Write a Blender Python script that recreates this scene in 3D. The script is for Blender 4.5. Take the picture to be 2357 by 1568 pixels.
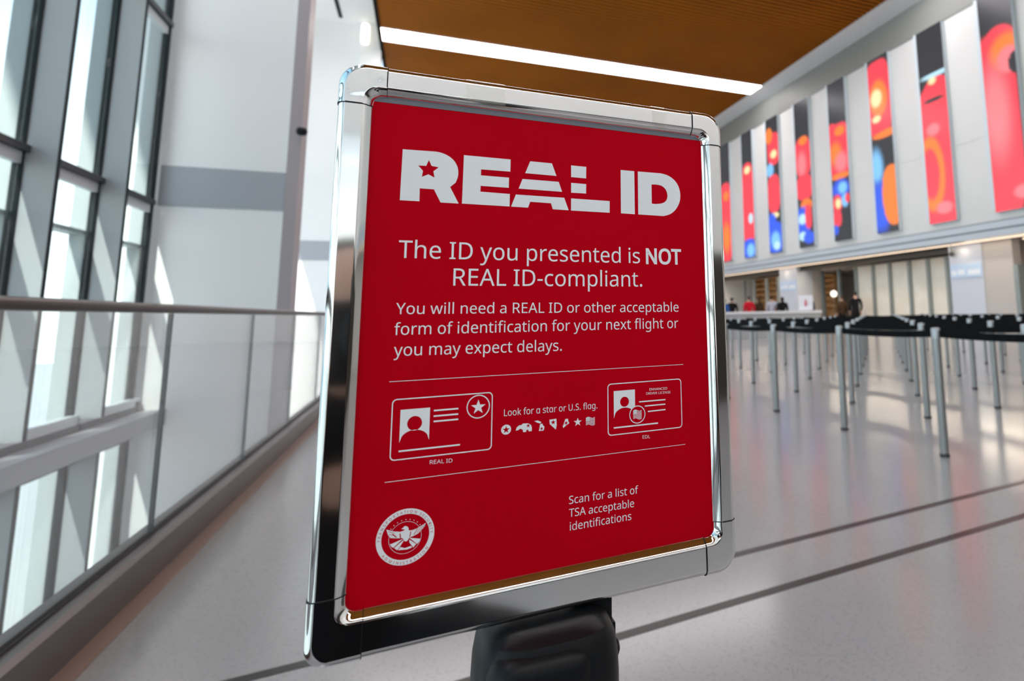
import bpy, bmesh, math, random
from mathutils import Vector, Matrix
from mathutils.geometry import tessellate_polygon

for o in list(bpy.data.objects):
    bpy.data.objects.remove(o)
SC = bpy.context.scene
COL = SC.collection
random.seed(7)

# ------------------------------------------------------------------ camera
EYE = Vector((0, 0, 1.03))
YAW, PITCH, ROLL, FPX = 0.4024, 0.1345, -0.0177, 1363.2
f_ = Vector((math.sin(YAW)*math.cos(PITCH), math.cos(YAW)*math.cos(PITCH), math.sin(PITCH)))
r_ = Vector((math.cos(YAW), -math.sin(YAW), 0))
u_ = r_.cross(f_)
r2 = r_*math.cos(ROLL) + u_*math.sin(ROLL)
u2 = -r_*math.sin(ROLL) + u_*math.cos(ROLL)
cam = bpy.data.cameras.new('camera')
cam.sensor_fit = 'HORIZONTAL'; cam.sensor_width = 36.0
cam.lens = FPX/2357*36.0
PPX, PPY = 1555.5, 535.5
cam.shift_x = -(PPX-1178.5)/2357
cam.shift_y = (PPY-784.0)/2357
cam.clip_start = 0.02; cam.clip_end = 400
cam.dof.use_dof = True
cam.dof.focus_distance = 0.385
cam.dof.aperture_fstop = 9.5
cam_o = bpy.data.objects.new('camera', cam); COL.objects.link(cam_o)
M = Matrix((r2, u2, -f_)).transposed().to_4x4(); M.translation = EYE
cam_o.matrix_world = M
SC.camera = cam_o

# ------------------------------------------------------------------ view, world, sun
SC.view_settings.view_transform = 'Standard'
SC.view_settings.look = 'None'
SC.view_settings.exposure = 0.46
SC.view_settings.gamma = 1.0
SC.view_settings.use_curve_mapping = False
SC.cycles.max_bounces = 10
SC.cycles.diffuse_bounces = 5
SC.cycles.glossy_bounces = 5
SC.cycles.transparent_max_bounces = 24
SC.cycles.sample_clamp_indirect = 6.0
SC.cycles.caustics_reflective = False
SC.cycles.caustics_refractive = False
SC.cycles.use_denoising = True

W = bpy.data.worlds.new('world'); SC.world = W; W.use_nodes = True
nt = W.node_tree; nt.nodes.clear()
out = nt.nodes.new('ShaderNodeOutputWorld'); bg = nt.nodes.new('ShaderNodeBackground')
tc = nt.nodes.new('ShaderNodeTexCoord'); sp = nt.nodes.new('ShaderNodeSeparateXYZ'); cr = nt.nodes.new('ShaderNodeValToRGB')
nt.links.new(tc.outputs['Generated'], sp.inputs[0]); nt.links.new(sp.outputs['Z'], cr.inputs[0])
cr.color_ramp.elements[0].position = 0.0; cr.color_ramp.elements[0].color = (0.98, 1.0, 1.0, 1)
cr.color_ramp.elements[1].position = 0.65; cr.color_ramp.elements[1].color = (0.24, 0.42, 0.62, 1)
e = cr.color_ramp.elements.new(0.20); e.color = (0.90, 0.97, 1.0, 1)
e = cr.color_ramp.elements.new(0.40); e.color = (0.36, 0.52, 0.66, 1)
nt.links.new(cr.outputs[0], bg.inputs[0]); bg.inputs[1].default_value = 1.9
nt.links.new(bg.outputs[0], out.inputs[0])

sun = bpy.data.lights.new('sun', 'SUN'); sun.energy = 8.0; sun.angle = 0.012; sun.color = (1.0, 0.96, 0.88)
sun_o = bpy.data.objects.new('sun', sun); COL.objects.link(sun_o)
sun_o.rotation_euler = Vector((1.0, 3.0, -3.4)).to_track_quat('-Z', 'Y').to_euler()
sun_o.location = (-20, -10, 30)

# ------------------------------------------------------------------ helpers
def tag(o, label=None, cat=None, group=None, kind=None):
    if label: o['label'] = label
    if cat: o['category'] = cat
    if group: o['group'] = group
    if kind: o['kind'] = kind
    return o

def empty(name, loc=(0, 0, 0), rz=0, **k):
    o = bpy.data.objects.new(name, None); COL.objects.link(o)
    o.location = loc; o.rotation_euler = (0, 0, rz); o.empty_display_size = 0.1
    return tag(o, **k)

def link(name, me, mat, parent=None, smooth=False, loc=None):
    o = bpy.data.objects.new(name, me); COL.objects.link(o)
    if mat and not me.materials: me.materials.append(mat)
    if parent: o.parent = parent
    if loc: o.location = loc
    if smooth: me.shade_smooth()
    return o

class MB:
    def __init__(s): s.v = []; s.f = []
    def add(s, vs, fs):
        b = len(s.v); s.v += [tuple(v) for v in vs]; s.f += [tuple(i+b for i in f) for f in fs]; return s
    def box(s, x0, x1, y0, y1, z0, z1):
        vs = [(x, y, z) for x in (x0, x1) for y in (y0, y1) for z in (z0, z1)]
        return s.add(vs, [(0,1,3,2),(4,6,7,5),(0,4,5,1),(2,3,7,6),(0,2,6,4),(1,5,7,3)])
    def prism(s, poly, y0, y1, axis='y'):
        n = len(poly); vs = []
        for y in (y0, y1):
            for a, b in poly:
                vs.append({'y': (a, y, b), 'z': (a, b, y), 'x': (y, a, b)}[axis])
        fs = [tuple(range(n)), tuple(range(2*n-1, n-1, -1))] + [(i, i+n, (i+1) % n+n, (i+1) % n) for i in range(n)]
        return s.add(vs, fs)
    def bar(s, p, q, w, h, up=(0, 0, 1)):
        p, q = Vector(p), Vector(q); d = (q-p).normalized(); a = d.cross(Vector(up)).normalized()*w/2; b = a.cross(d).normalized()*h/2
        vs = [c+i*a+j*b for c in (p, q) for i, j in ((-1,-1),(1,-1),(1,1),(-1,1))]
        return s.add(vs, [(0,1,2,3),(7,6,5,4),(0,4,5,1),(1,5,6,2),(2,6,7,3),(3,7,4,0)])
    def lathe(s, prof, n=24, c=(0, 0, 0), caps=True):
        vs = []; fs = []
        for r, z in prof:
            for i in range(n):
                t = 2*math.pi*i/n; vs.append((c[0]+r*math.cos(t), c[1]+r*math.sin(t), c[2]+z))
        for k in range(len(prof)-1):
            for i in range(n):
                j = (i+1) % n; fs.append((k*n+i, k*n+j, (k+1)*n+j, (k+1)*n+i))
        if caps:
            fs.append(tuple(range(n-1, -1, -1))); m = (len(prof)-1)*n; fs.append(tuple(range(m, m+n)))
        return s.add(vs, fs)
    def tube(s, p, q, r, n=14):
        p, q = Vector(p), Vector(q); d = (q-p).normalized()
        a = d.orthogonal().normalized(); b = d.cross(a)
        vs = [c+(a*math.cos(2*math.pi*i/n)+b*math.sin(2*math.pi*i/n))*r for c in (p, q) for i in range(n)]
        fs = [(i, (i+1) % n, (i+1) % n+n, i+n) for i in range(n)]+[tuple(range(n-1, -1, -1)), tuple(range(n, 2*n))]
        return s.add(vs, fs)
    def mesh(s, name):
        me = bpy.data.meshes.new(name); me.from_pydata(s.v, [], s.f)
        bm = bmesh.new(); bm.from_mesh(me); bmesh.ops.recalc_face_normals(bm, faces=bm.faces[:]); bm.to_mesh(me); bm.free()
        return me
    def build(s, name, mat, parent=None, smooth=False, bevel=0, auto=False, loc=None):
        me = s.mesh(name)
        if bevel:
            bm = bmesh.new(); bm.from_mesh(me)
            bmesh.ops.bevel(bm, geom=[e for e in bm.edges if len(e.link_faces) == 2 and e.calc_face_angle(0) > 0.6], offset=bevel, segments=2, affect='EDGES', profile=0.6)
            bm.to_mesh(me); bm.free()
        o = link(name, me, mat, parent, smooth, loc)
        if auto:
            me.shade_smooth()
            me.set_sharp_from_angle(angle=math.radians(38))
        return o

def struct(name, mb, mat, parent=None, **k):
    o = mb.build(name, mat, parent, **k)
    if not parent: o['kind'] = 'structure'
    return o

# ------------------------------------------------------------------ materials
def pmat(name, col, rough=0.5, metal=0.0, spec=0.5, coat=0.0, coat_r=0.05):
    m = bpy.data.materials.new(name); m.use_nodes = True
    b = m.node_tree.nodes['Principled BSDF']
    b.inputs['Base Color'].default_value = (*col, 1); b.inputs['Roughness'].default_value = rough
    b.inputs['Metallic'].default_value = metal; b.inputs['Specular IOR Level'].default_value = spec
    b.inputs['Coat Weight'].default_value = coat; b.inputs['Coat Roughness'].default_value = coat_r
    return m
def noise_mix(m, c2, scale=8.0, detail=4.0, lo=0.4, hi=0.65, coord='Object', voronoi=False):
    n = m.node_tree.nodes; l = m.node_tree.links; b = n['Principled BSDF']
    t = n.new('ShaderNodeTexCoord'); tx = n.new('ShaderNodeTexVoronoi' if voronoi else 'ShaderNodeTexNoise'); tx.inputs['Scale'].default_value = scale
    if not voronoi: tx.inputs['Detail'].default_value = detail
    r = n.new('ShaderNodeMapRange'); r.inputs[1].default_value = lo; r.inputs[2].default_value = hi
    mx = n.new('ShaderNodeMix'); mx.data_type = 'RGBA'
    prev = b.inputs['Base Color'].links[0].from_socket if b.inputs['Base Color'].links else None
    if prev: l.new(prev, mx.inputs[6])
    else: mx.inputs[6].default_value = b.inputs['Base Color'].default_value[:]
    mx.inputs[7].default_value = (*c2, 1)
    l.new(t.outputs[coord], tx.inputs['Vector'])
    if voronoi:
        s = n.new('ShaderNodeSeparateColor'); l.new(tx.outputs['Color'], s.inputs[0]); l.new(s.outputs[0], r.inputs[0])
    else: l.new(tx.outputs['Fac'], r.inputs[0])
    l.new(r.outputs[0], mx.inputs[0]); l.new(mx.outputs[2], b.inputs['Base Color'])
    return m
def bump(m, scale, strength, dist=0.001, detail=3, stretch=None):
    n = m.node_tree.nodes; l = m.node_tree.links; b = n['Principled BSDF']
    t = n.new('ShaderNodeTexCoord'); tx = n.new('ShaderNodeTexNoise'); tx.inputs['Scale'].default_value = scale; tx.inputs['Detail'].default_value = detail
    bp = n.new('ShaderNodeBump'); bp.inputs['Strength'].default_value = strength; bp.inputs['Distance'].default_value = dist
    src = t.outputs['Object']
    if stretch:
        mp = n.new('ShaderNodeMapping'); mp.inputs['Scale'].default_value = stretch; l.new(src, mp.inputs[0]); src = mp.outputs[0]
    l.new(src, tx.inputs['Vector']); l.new(tx.outputs['Fac'], bp.inputs['Height']); l.new(bp.outputs[0], b.inputs['Normal'])
    return m
def emat(name, col, strength):
    m = bpy.data.materials.new(name); m.use_nodes = True; n = m.node_tree.nodes; n.clear()
    e = n.new('ShaderNodeEmission'); e.inputs[0].default_value = (*col, 1); e.inputs[1].default_value = strength
    o = n.new('ShaderNodeOutputMaterial'); m.node_tree.links.new(e.outputs[0], o.inputs[0]); return m
def glass(name, tint, ior=1.45, rough=0.0, gain=1.0):
    m = bpy.data.materials.new(name); m.use_nodes = True; n = m.node_tree.nodes; l = m.node_tree.links; n.clear()
    tr = n.new('ShaderNodeBsdfTransparent'); tr.inputs[0].default_value = (*tint, 1)
    gl = n.new('ShaderNodeBsdfGlossy'); gl.inputs['Roughness'].default_value = rough
    fr = n.new('ShaderNodeFresnel')
    ge = n.new('ShaderNodeNewGeometry'); mi = n.new('ShaderNodeMix'); mi.inputs[2].default_value = ior; mi.inputs[3].default_value = 1/ior
    l.new(ge.outputs['Backfacing'], mi.inputs[0]); l.new(mi.outputs[0], fr.inputs[0])
    mu = n.new('ShaderNodeMath'); mu.operation = 'MULTIPLY'; mu.inputs[1].default_value = gain; mu.use_clamp = True
    mx = n.new('ShaderNodeMixShader'); o = n.new('ShaderNodeOutputMaterial')
    l.new(fr.outputs[0], mu.inputs[0]); l.new(mu.outputs[0], mx.inputs[0]); l.new(tr.outputs[0], mx.inputs[1]); l.new(gl.outputs[0], mx.inputs[2]); l.new(mx.outputs[0], o.inputs[0])
    return m

CHROME = pmat('chrome_rail', (0.86, 0.86, 0.85), 0.07, 1.0)
CAP = bump(pmat('chrome_cap', (0.88, 0.88, 0.87), 0.04, 1.0), 45, 0.06, 0.002, 1)
CAPTAPE = bump(pmat('chrome_cap_taped', (0.86, 0.87, 0.86), 0.05, 1.0), 85, 0.35, 0.002, 2)
POSTER_RED = noise_mix(pmat('poster_red_print', (0.58, 0.0, 0.010), 0.55, 0, 0.03), (0.54, 0.0, 0.009), 6, 3)
POSTER_WHITE = pmat('poster_white_ink', (0.95, 0.96, 0.97), 0.5, 0, 0.1)
BACKING = pmat('grey_backing', (0.25, 0.25, 0.26), 0.5)
BLACK = bump(pmat('black_plastic', (0.007, 0.008, 0.009), 0.40, 0, 0.22), 400, 0.08, 0.0005)
TAPE = glass('clear_tape', (0.97, 0.97, 0.95), 1.5, 0.12, 2.0)
STEEL = pmat('brushed_steel', (0.36, 0.37, 0.37), 0.38, 0.9)
CAPSTEEL = pmat('polished_steel', (0.42, 0.43, 0.44), 0.38, 0.8)
BELT = noise_mix(pmat('black_webbing', (0.004, 0.0045, 0.005), 0.85, 0, 0.12), (0.008, 0.008, 0.009), 40, 3)
FOOTDARK = pmat('dark_foot', (0.05, 0.05, 0.05), 0.5)
TERRAZZO = noise_mix(pmat('terrazzo', (0.352, 0.342, 0.338), 0.17, 0, 0.5), (0.330, 0.320, 0.317), 1.1, 5, 0.35, 0.7)
noise_mix(TERRAZZO, (0.305, 0.297, 0.294), 140, 0, 0.80, 0.84, voronoi=True)
STRIP = pmat('dark_divider', (0.016, 0.013, 0.012), 0.28, 0, 0.35)
WHITE = noise_mix(pmat('white_paint', (0.80, 0.81, 0.80), 0.55, 0, 0.3), (0.77, 0.785, 0.78), 0.5, 3)
ENDWHITE = noise_mix(pmat('end_wall_white', (0.86, 0.87, 0.865), 0.5, 0, 0.3), (0.83, 0.85, 0.85), 0.35, 3)
BANDGREY = pmat('band_grey', (0.36, 0.39, 0.42), 0.5)
MAUVE = pmat('mauve_grey_cladding', (0.37, 0.335, 0.345), 0.5)
PANEL = noise_mix(pmat('light_panel', (0.70, 0.705, 0.69), 0.5, 0, 0.3), (0.67, 0.675, 0.66), 0.5, 3)
CORNICE = pmat('cornice_grey', (0.24, 0.25, 0.235), 0.5)
TRIMW = pmat('trim_white', (0.62, 0.65, 0.66), 0.45)
TRIMB = pmat('trim_blue_grey', (0.52, 0.58, 0.63), 0.4)
GROOVE = pmat('groove_dark', (0.16, 0.19, 0.22), 0.5)
WOOD = noise_mix(pmat('slat_wood', (0.34, 0.108, 0.0055), 0.6, 0, 0.06), (0.30, 0.092, 0.005), 0.4, 2)
WOODGAP = pmat('slat_backing', (0.05, 0.02, 0.008), 0.7)
FASCIA = pmat('ceiling_fascia', (0.012, 0.012, 0.011), 0.9, 0, 0.05)
LIGHT = emat('strip_light', (1.0, 0.94, 0.955), 10.0)
WARMLAMP = emat('warm_lamp', (1.0, 0.80, 0.58), 3.0)
SCONCE = emat('sconce_glow', (1.0, 0.93, 0.82), 1.6)
FIN = pmat('fin_white', (0.36, 0.385, 0.395), 0.4, 0, 0.4)
FINOUT = pmat('fin_outer_grey', (0.34, 0.375, 0.38), 0.45)
GASKET = pmat('gasket_dark', (0.005, 0.008, 0.009), 0.5, 0, 0.2)
TRANSOM = pmat('transom_dark', (0.045, 0.045, 0.05), 0.4)
TRANSOML = pmat('transom_light', (0.62, 0.66, 0.68), 0.45)
LEDGE = pmat('ledge_grey', (0.33, 0.33, 0.35), 0.4)
LEDGED = pmat('ledge_dark', (0.08, 0.085, 0.09), 0.5)
GLASS_F = glass('facade_glass', (0.93, 0.98, 0.98), 1.5)
GLASS_B = glass('balustrade_glass', (0.985, 0.995, 0.995), 1.5, 0.0, 1.2)
GLASSEDGE = pmat('glass_edge', (0.045, 0.085, 0.095), 0.3, 0, 0.2)
BRONZE = pmat('handrail_bronze', (0.055, 0.035, 0.028), 0.35, 0.6)
SHOE = pmat('shoe_metal', (0.16, 0.145, 0.14), 0.33, 0.7)
SHOEDARK = pmat('shoe_gasket', (0.02, 0.022, 0.025), 0.5)
FLOORGLOW = pmat('painted_floor_glow', (0.25, 0.165, 0.125), 0.35, 0.0)  # tone of the warm reflection on the floor, painted flat
CREAM = noise_mix(pmat('cream_panel', (0.76, 0.72, 0.63), 0.5), (0.82, 0.79, 0.72), 1.2, 2)
BEIGE = pmat('beige_wall', (0.55, 0.50, 0.46), 0.55)
COLW = pmat('column_white', (0.62, 0.65, 0.72), 0.45)
SIGNB = pmat('sign_pale_blue', (0.55, 0.68, 0.85), 0.4)
SIGNW = pmat('sign_white', (0.82, 0.86, 0.92), 0.4)
HEADER = pmat('header_dark', (0.035, 0.03, 0.022), 0.5)
MULL = pmat('shop_mullion', (0.26, 0.29, 0.28), 0.4, 0.3)
SHOPWOOD = noise_mix(pmat('shop_wood', (0.55, 0.30, 0.12), 0.5), (0.42, 0.22, 0.08), 4, 4)
SCREENBODY = pmat('screen_housing', (0.62, 0.70, 0.75), 0.35)
COUNTER = pmat('counter_grey', (0.42, 0.45, 0.47), 0.4)
SKIN = pmat('skin', (0.55, 0.33, 0.24), 0.5)
OUTB = pmat('outside_building', (0.86, 0.89, 0.90), 0.6)
OUTW = pmat('outside_window', (0.45, 0.66, 0.76), 0.3)
GROUND = pmat('outside_ground', (0.42, 0.42, 0.41), 0.8)
LOWFLOOR = pmat('lower_floor', (0.40, 0.42, 0.45), 0.35)

# ------------------------------------------------------------------ floor
XB = -1.02           # balustrade line
XF = -4.5            # glass line of the window wall
YE = 13.2            # end wall of the void
XR = 16.0            # upper right wall
ZC = 12.19           # timber ceiling
ZA = 13.3           # white atrium ceiling
struct('floor', MB().box(XB-0.13, 26.5, -13, 33.5, -0.45, 0), TERRAZZO)
struct('floor_lower', MB().box(XF-0.6, 26.5, -13, 33.5, -6.2, -6.0), LOWFLOOR)
struct('ground', MB().box(-160, 60, -120, 150, -6.6, -6.3), GROUND)
def strip_line(name, x0, y0, x1, y1, w):
    d = Vector((x1-x0, y1-y0, 0)).normalized(); n = Vector((-d.y, d.x, 0))*w/2
    p, q = Vector((x0, y0, 0)), Vector((x1, y1, 0))
    vs = [p-n, q-n, q+n, p+n]; vs = [v+Vector((0, 0, z)) for z in (-0.002, 0.0012) for v in vs]
    return struct(name, MB().add(vs, [(0,3,2,1),(4,5,6,7),(0,1,5,4),(1,2,6,5),(2,3,7,6),(3,0,4,7)]), STRIP)
strip_line('trim_1', -0.95, 2.170, 15.9, 3.825, 0.042)
strip_line('trim_2', -0.95, 1.825, 15.9, 3.480, 0.042)
struct('painted_reflection_strip', MB().box(XB+0.06, XB+0.125, -13, 26.9, 0, 0.003), FLOORGLOW)  # orange floor reflection beside the shoe, put in as a coloured strip

# ------------------------------------------------------------------ window wall (left)
BAY = 1.82; Y1 = 9.39
KMIN, KMAX = -9, 3
def add_bay(n, k):
    y = Y1+(k-1)*BAY
    w = empty('window_%d' % n, (XF, y, 0), kind='structure')
    ztop, zb = ZA, -6.0
    MB().box(-0.24, -0.035, -0.028, 0.028, zb, ztop).build('outer_fin', FINOUT, w)
    if k < KMAX: MB().box(0.05, 0.345, -0.028, 0.028, -0.30, ztop).box(0.05, 0.345, -0.028, 0.028, zb, -0.75).build('inner_fin', FIN, w)
    MB().box(-0.05, 0.05, -0.045, 0.045, zb, ztop).build('glazing_bar', GASKET, w)
    if k < KMAX: MB().box(0.345, 0.357, -0.030, 0.030, -0.30, ztop).box(0.345, 0.357, -0.030, 0.030, zb, -0.75).build('fin_edge', GASKET, w)
    if k < KMAX:
        for z0, z1 in ((-0.30, 2.94), (3.14, 6.24), (6.44, ztop), (-5.9, -0.90)):
            MB().box(-0.012, 0.012, 0.046, BAY-0.046, z0, z1).build('pane', GLASS_F, w)
        for z in (2.90, 6.20):
            t = MB().box(-0.05, 0.10, 0.03, BAY-0.03, z+0.17, z+0.25).build('transom', TRANSOM, w)
            MB().box(-0.04, 0.035, 0.03, BAY-0.03, z+0.03, z+0.17).build('transom_face', TRANSOML, t)
        MB().box(-0.26, -0.05, 0.03, BAY-0.03, 2.30, 2.36).build('sunshade', FINOUT, w)
        MB().box(-0.05, 0.10, 0.03, BAY-0.03, -0.38, -0.30).build('sill', TRANSOML, w)
        MB().box(-0.05, 0.12, 0.03, BAY-0.03, -0.90, -0.38).build('spandrel', LEDGED, w)
n = 1
for k in range(KMAX, KMIN-1, -1):
    add_bay(n, k); n += 1
struct('trim_13', MB().box(XF, XF+0.10, -8, YE, -0.30, -0.25), TRANSOML)
struct('trim_14', MB().box(XF, XF+0.07, -8, YE, -0.47, -0.30), LEDGED)
struct('ledge_left', MB().box(XF+0.03, XF+0.47, -8, YE, -0.73, -0.47), LEDGE)
struct('canopy_outside', MB().box(XF-2.95, XF-0.25, -14, YE+22, ZA, ZA+0.3), FINOUT)

# ------------------------------------------------------------------ end wall of the void, pillar, recess
struct('wall_end', MB().box(-5.2, -2.52, YE, YE+0.3, -6, ZA), ENDWHITE)
struct('trim_4', MB().box(-4.44, -2.53, YE-0.02, YE+0.01, 3.095, 3.83), BANDGREY)
struct('pillar_end', MB().box(-2.52, -2.31, YE-0.06, YE+0.5, -6, ZA), MAUVE)
struct('wall_recess', MB().box(-5.2, -2.04, 27.0, 27.3, -6, ZA), WHITE)
struct('trim_5', MB().box(-5.0, -1.9, 26.97, 27.0, 3.33, 4.10), BANDGREY)
struct('column_recess', MB().box(-2.78, -2.02, 26.5, 27.0, -6, ZA), WHITE)
struct('ceiling_atrium', MB().box(-5.2, -1.92, -13, 27.3, ZA, ZA+0.3), WHITE)
struct('trim_6', MB().box(-3.62, -3.48, 20.0, 26.4, ZA-0.02, ZA+0.01), GASKET)
struct('ceiling_fascia', MB().box(-2.04, -1.92, -13, 33, ZC-0.04, ZA), FASCIA)
struct('slab_edge', MB().box(XB-0.16, XB-0.13, -13, 27, -0.6, 0.0), LEDGE)

# ------------------------------------------------------------------ timber ceiling
mb = MB(); y = -13.0
while y < 33:
    mb.box(-1.92, 15.5, y, y+0.135, ZC, ZC+0.03); y += 0.23
STRIP_Y = (24.9, 13.9, -9.6)  # only the first strip is in view; the others are added for illumination
gap = MB().box(-1.92, 16.0, -13, 33.3, ZC+0.07, ZC+0.13)
struct('ceiling', gap, WOODGAP)
slat = mb.build('ceiling_slats', WOOD); slat['kind'] = 'structure'
for i, y in enumerate(STRIP_Y):
    L = empty('ceiling_light', (6.7, y, ZC), label='long white linear light let into the timber slat ceiling above the sign' if i == 0 else
              'added unseen linear light in the timber ceiling, %s behind the one in view' % ('first', 'second', 'third')[i-1], cat='ceiling light', group='linear ceiling lights')
    MB().box(-8.60, 8.45, -0.58, 0.58, -0.022, -0.006).build('diffuser', LIGHT, L)
    MB().box(-8.62, 8.47, -0.61, -0.58, -0.03, 0.0).box(-8.62, 8.47, 0.58, 0.61, -0.03, 0.0).build('housing', TRIMW, L)

L = empty('ceiling_light', (-3.4, 5, ZA), label='added linear light in the white ceiling over the void, out of view', cat='ceiling light')  # unseen light added to brighten the end wall and the void
MB().box(-0.4, 0.4, -9, 9, -0.022, -0.006).build('diffuser', LIGHT, L)
MB().box(-0.43, -0.4, -9, 9, -0.03, 0).box(0.4, 0.43, -9, 9, -0.03, 0).build('housing', TRIMW, L)
# ------------------------------------------------------------------ right wall with screens
struct('wall_right', MB().box(XR, XR+0.3, -13, 33, 3.64, 6.30).box(XR, XR+0.3, -13, 33, 6.32, 10.75).box(XR+0.02, XR+0.3, -13, 33, 6.30, 6.32), PANEL)
struct('trim_7', MB().box(XR-0.04, XR+0.3, -13, 33, 10.75, 11.93), CORNICE)
struct('trim_8', MB().prism([(15.15, ZC-0.05), (15.15, ZC+0.02), (XR+0.3, ZC+0.02), (XR+0.3, 11.93), (XR-0.05, 11.93)], -13, 33), TRIMW)
struct('trim_9', MB().box(XR-0.10, XR+0.3, -13, 33, 3.40, 3.60).box(XR-0.06, XR+0.3, -13, 33, 3.17, 3.36), TRIMB)
struct('trim_10', MB().box(XR-0.05, XR+0.3, -13, 33, 3.36, 3.40).box(XR-0.05, XR+0.3, -13, 33, 3.60, 3.64), GROOVE)

def screen_material():
    m = bpy.data.materials.new('screen_picture'); m.use_nodes = True; n = m.node_tree.nodes; l = m.node_tree.links; n.clear()
    a = n.new('ShaderNodeAttribute'); a.attribute_name = 'picture'; a.attribute_type = 'GEOMETRY'
    e = n.new('ShaderNodeEmission'); e.inputs[1].default_value = 0.85
    g = n.new('ShaderNodeBsdfGlossy'); g.inputs['Roughness'].default_value = 0.25
    mx = n.new('ShaderNodeMixShader'); mx.inputs[0].default_value = 0.03
    o = n.new('ShaderNodeOutputMaterial')
    l.new(a.outputs['Color'], e.inputs[0]); l.new(e.outputs[0], mx.inputs[1]); l.new(g.outputs[0], mx.inputs[2]); l.new(mx.outputs[0], o.inputs[0])
    return m
SCREEN = screen_material()
SW, Z0, Z1 = 1.12, 3.86, 10.72
RED = (1.0, 0.08, 0.11); ORG = (1.0, 0.25, 0.06); YEL = (1.0, 0.85, 0.45); BLU = (0.06, 0.14, 0.85); LBL = (0.25, 0.60, 1.0); PNK = (1.0, 0.25, 0.28); GRY = (0.055, 0.057, 0.065); CYA = (0.55, 0.85, 1.0)
# per screen: blobs (u centre, v centre, u radius, v radius, power, colour, softness); u runs 0..1 away from the camera, v 0..1 upwards
ART = {
 -2: [(.5,.3,.6,.5,3,RED,.1),(.3,.8,.4,.1,2,ORG,.3)],
 -1: [(.5,.45,.7,.5,4,RED,.06),(.4,.2,.5,.12,2,ORG,.4)],
 0: [(.75,.38,.72,.42,4,RED,.04),(.45,.70,.62,.13,2,RED,.05),(.25,.70,.5,.08,2,ORG,.4),(.2,.66,.35,.06,2,PNK,.3),(.02,.635,.2,.05,2,GRY,.1),(.1,.07,.3,.03,2,PNK,.4),(.7,.45,.4,.2,2,PNK,.8)],
 1: [(.5,.33,.62,.36,5,RED,.03),(.35,.66,.52,.075,2,RED,.06),(.5,.62,.4,.01,2,GRY,.3),(.78,.25,.50,.19,2,ORG,.12),(.82,.25,.34,.13,2,RED,.15),(.4,.07,.3,.03,2,PNK,.4),(.6,.47,.25,.03,2,PNK,.5),(.5,.72,.15,.02,2,YEL,.5),(.0,.745,.9,.012,4,CYA,.3)],
 2: [(.55,.76,.58,.22,4,RED,.04),(.55,.76,.42,.105,2,ORG,.25),(.65,.765,.26,.05,2,YEL,.4),(.7,.645,.2,.02,2,YEL,.5),(.35,.545,.6,.02,2,ORG,.3),(.85,.37,.3,.1,2,LBL,.6),(.8,.15,.42,.14,3,BLU,.35),(.16,.2,.48,.165,2.4,ORG,.03),(.1,.55,.5,.02,2,ORG,.2)],
 3: [(.5,.56,.62,.165,4,RED,.05),(.85,.70,.25,.04,2,RED,.1),(.4,.675,.3,.03,2,ORG,.35),(.7,.54,.35,.07,2,ORG,.6),(.4,.48,.35,.06,2,PNK,.6),(.5,.395,.55,.02,2,ORG,.3),(.5,.315,.5,.06,2,BLU,.35),(.4,.32,.25,.035,2,LBL,.5),(.75,.23,.28,.055,2,RED,.2),(.7,.23,.15,.03,2,YEL,.5),(.3,.24,.2,.04,2,LBL,.4),(.15,.25,.12,.03,2,RED,.3),(.8,.14,.25,.05,3,RED,.2),(.9,.07,.15,.03,2,BLU,.4)],
 4: [(.5,.61,.55,.135,3,RED,.06),(.45,.72,.3,.03,2,ORG,.3),(.6,.56,.3,.08,2,PNK,.7),(.5,.40,.55,.085,3,RED,.06),(.4,.28,.4,.04,2,ORG,.3),(.7,.17,.5,.10,3,BLU,.2),(.72,.19,.28,.035,2,CYA,.4),(.3,.2,.22,.08,3,RED,.2),(.75,.075,.25,.03,2,CYA,.4),(.3,.06,.4,.04,2,BLU,.3)],
 5: [(.4,.76,.5,.12,3,RED,.05),(.75,.87,.3,.06,2,ORG,.2),(.4,.72,.25,.03,2,YEL,.4),(.75,.61,.3,.05,2,LBL,.35),(.5,.43,.5,.14,3,RED,.08),(.5,.27,.35,.02,2,YEL,.4),(.75,.23,.35,.06,2,BLU,.3),(.5,.11,.55,.11,4,BLU,.08),(.5,.09,.35,.06,2,LBL,.5),(.4,.05,.25,.03,2,CYA,.5)],
 6: [(.5,.41,.6,.30,4,RED,.04),(.5,.70,.45,.05,2,RED,.1),(.5,.69,.28,.03,2,YEL,.4),(.3,.3,.2,.04,2,CYA,.3),(.5,.07,.55,.075,3,BLU,.1),(.4,.055,.35,.05,2,LBL,.4)],
 7: [(.5,.33,.6,.33,4,RED,.05),(.5,.6,.45,.06,2,RED,.1),(.45,.55,.3,.04,2,ORG,.5),(.5,.2,.4,.12,2,ORG,.6)],
 8: [(.5,.4,.6,.3,4,RED,.05),(.5,.12,.5,.1,3,BLU,.1)],
}
ORD = ['nearest', 'second', 'third', 'fourth', 'fifth', 'sixth', 'seventh', 'eighth', 'ninth', 'tenth', 'eleventh', 'twelfth']
SCREEN_LABEL = {
 -2: 'tall screen beyond the right picture edge, beside the cropped coral one',
 -1: 'tall red screen just past the right picture edge on the light wall',
 0: 'tall coral red and orange screen cut by the right picture edge',
 1: 'tall screen all coral red with an orange ring in its lower half',
 2: 'tall screen with a glowing orange disc above and dark blue below',
 3: 'tall dark screen with red clouds over a blue band and small lights',
 4: 'narrow screen with two red shapes above a blue and cyan foot',
 5: 'narrow screen split red, dark, red, then bright blue at its foot',
 6: 'narrow mostly red screen with a small blue foot, left of the split one',
 7: 'red and orange sliver of screen beside the chrome frame edge',
 8: 'far tall screen hidden by the chrome frame'}
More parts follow.
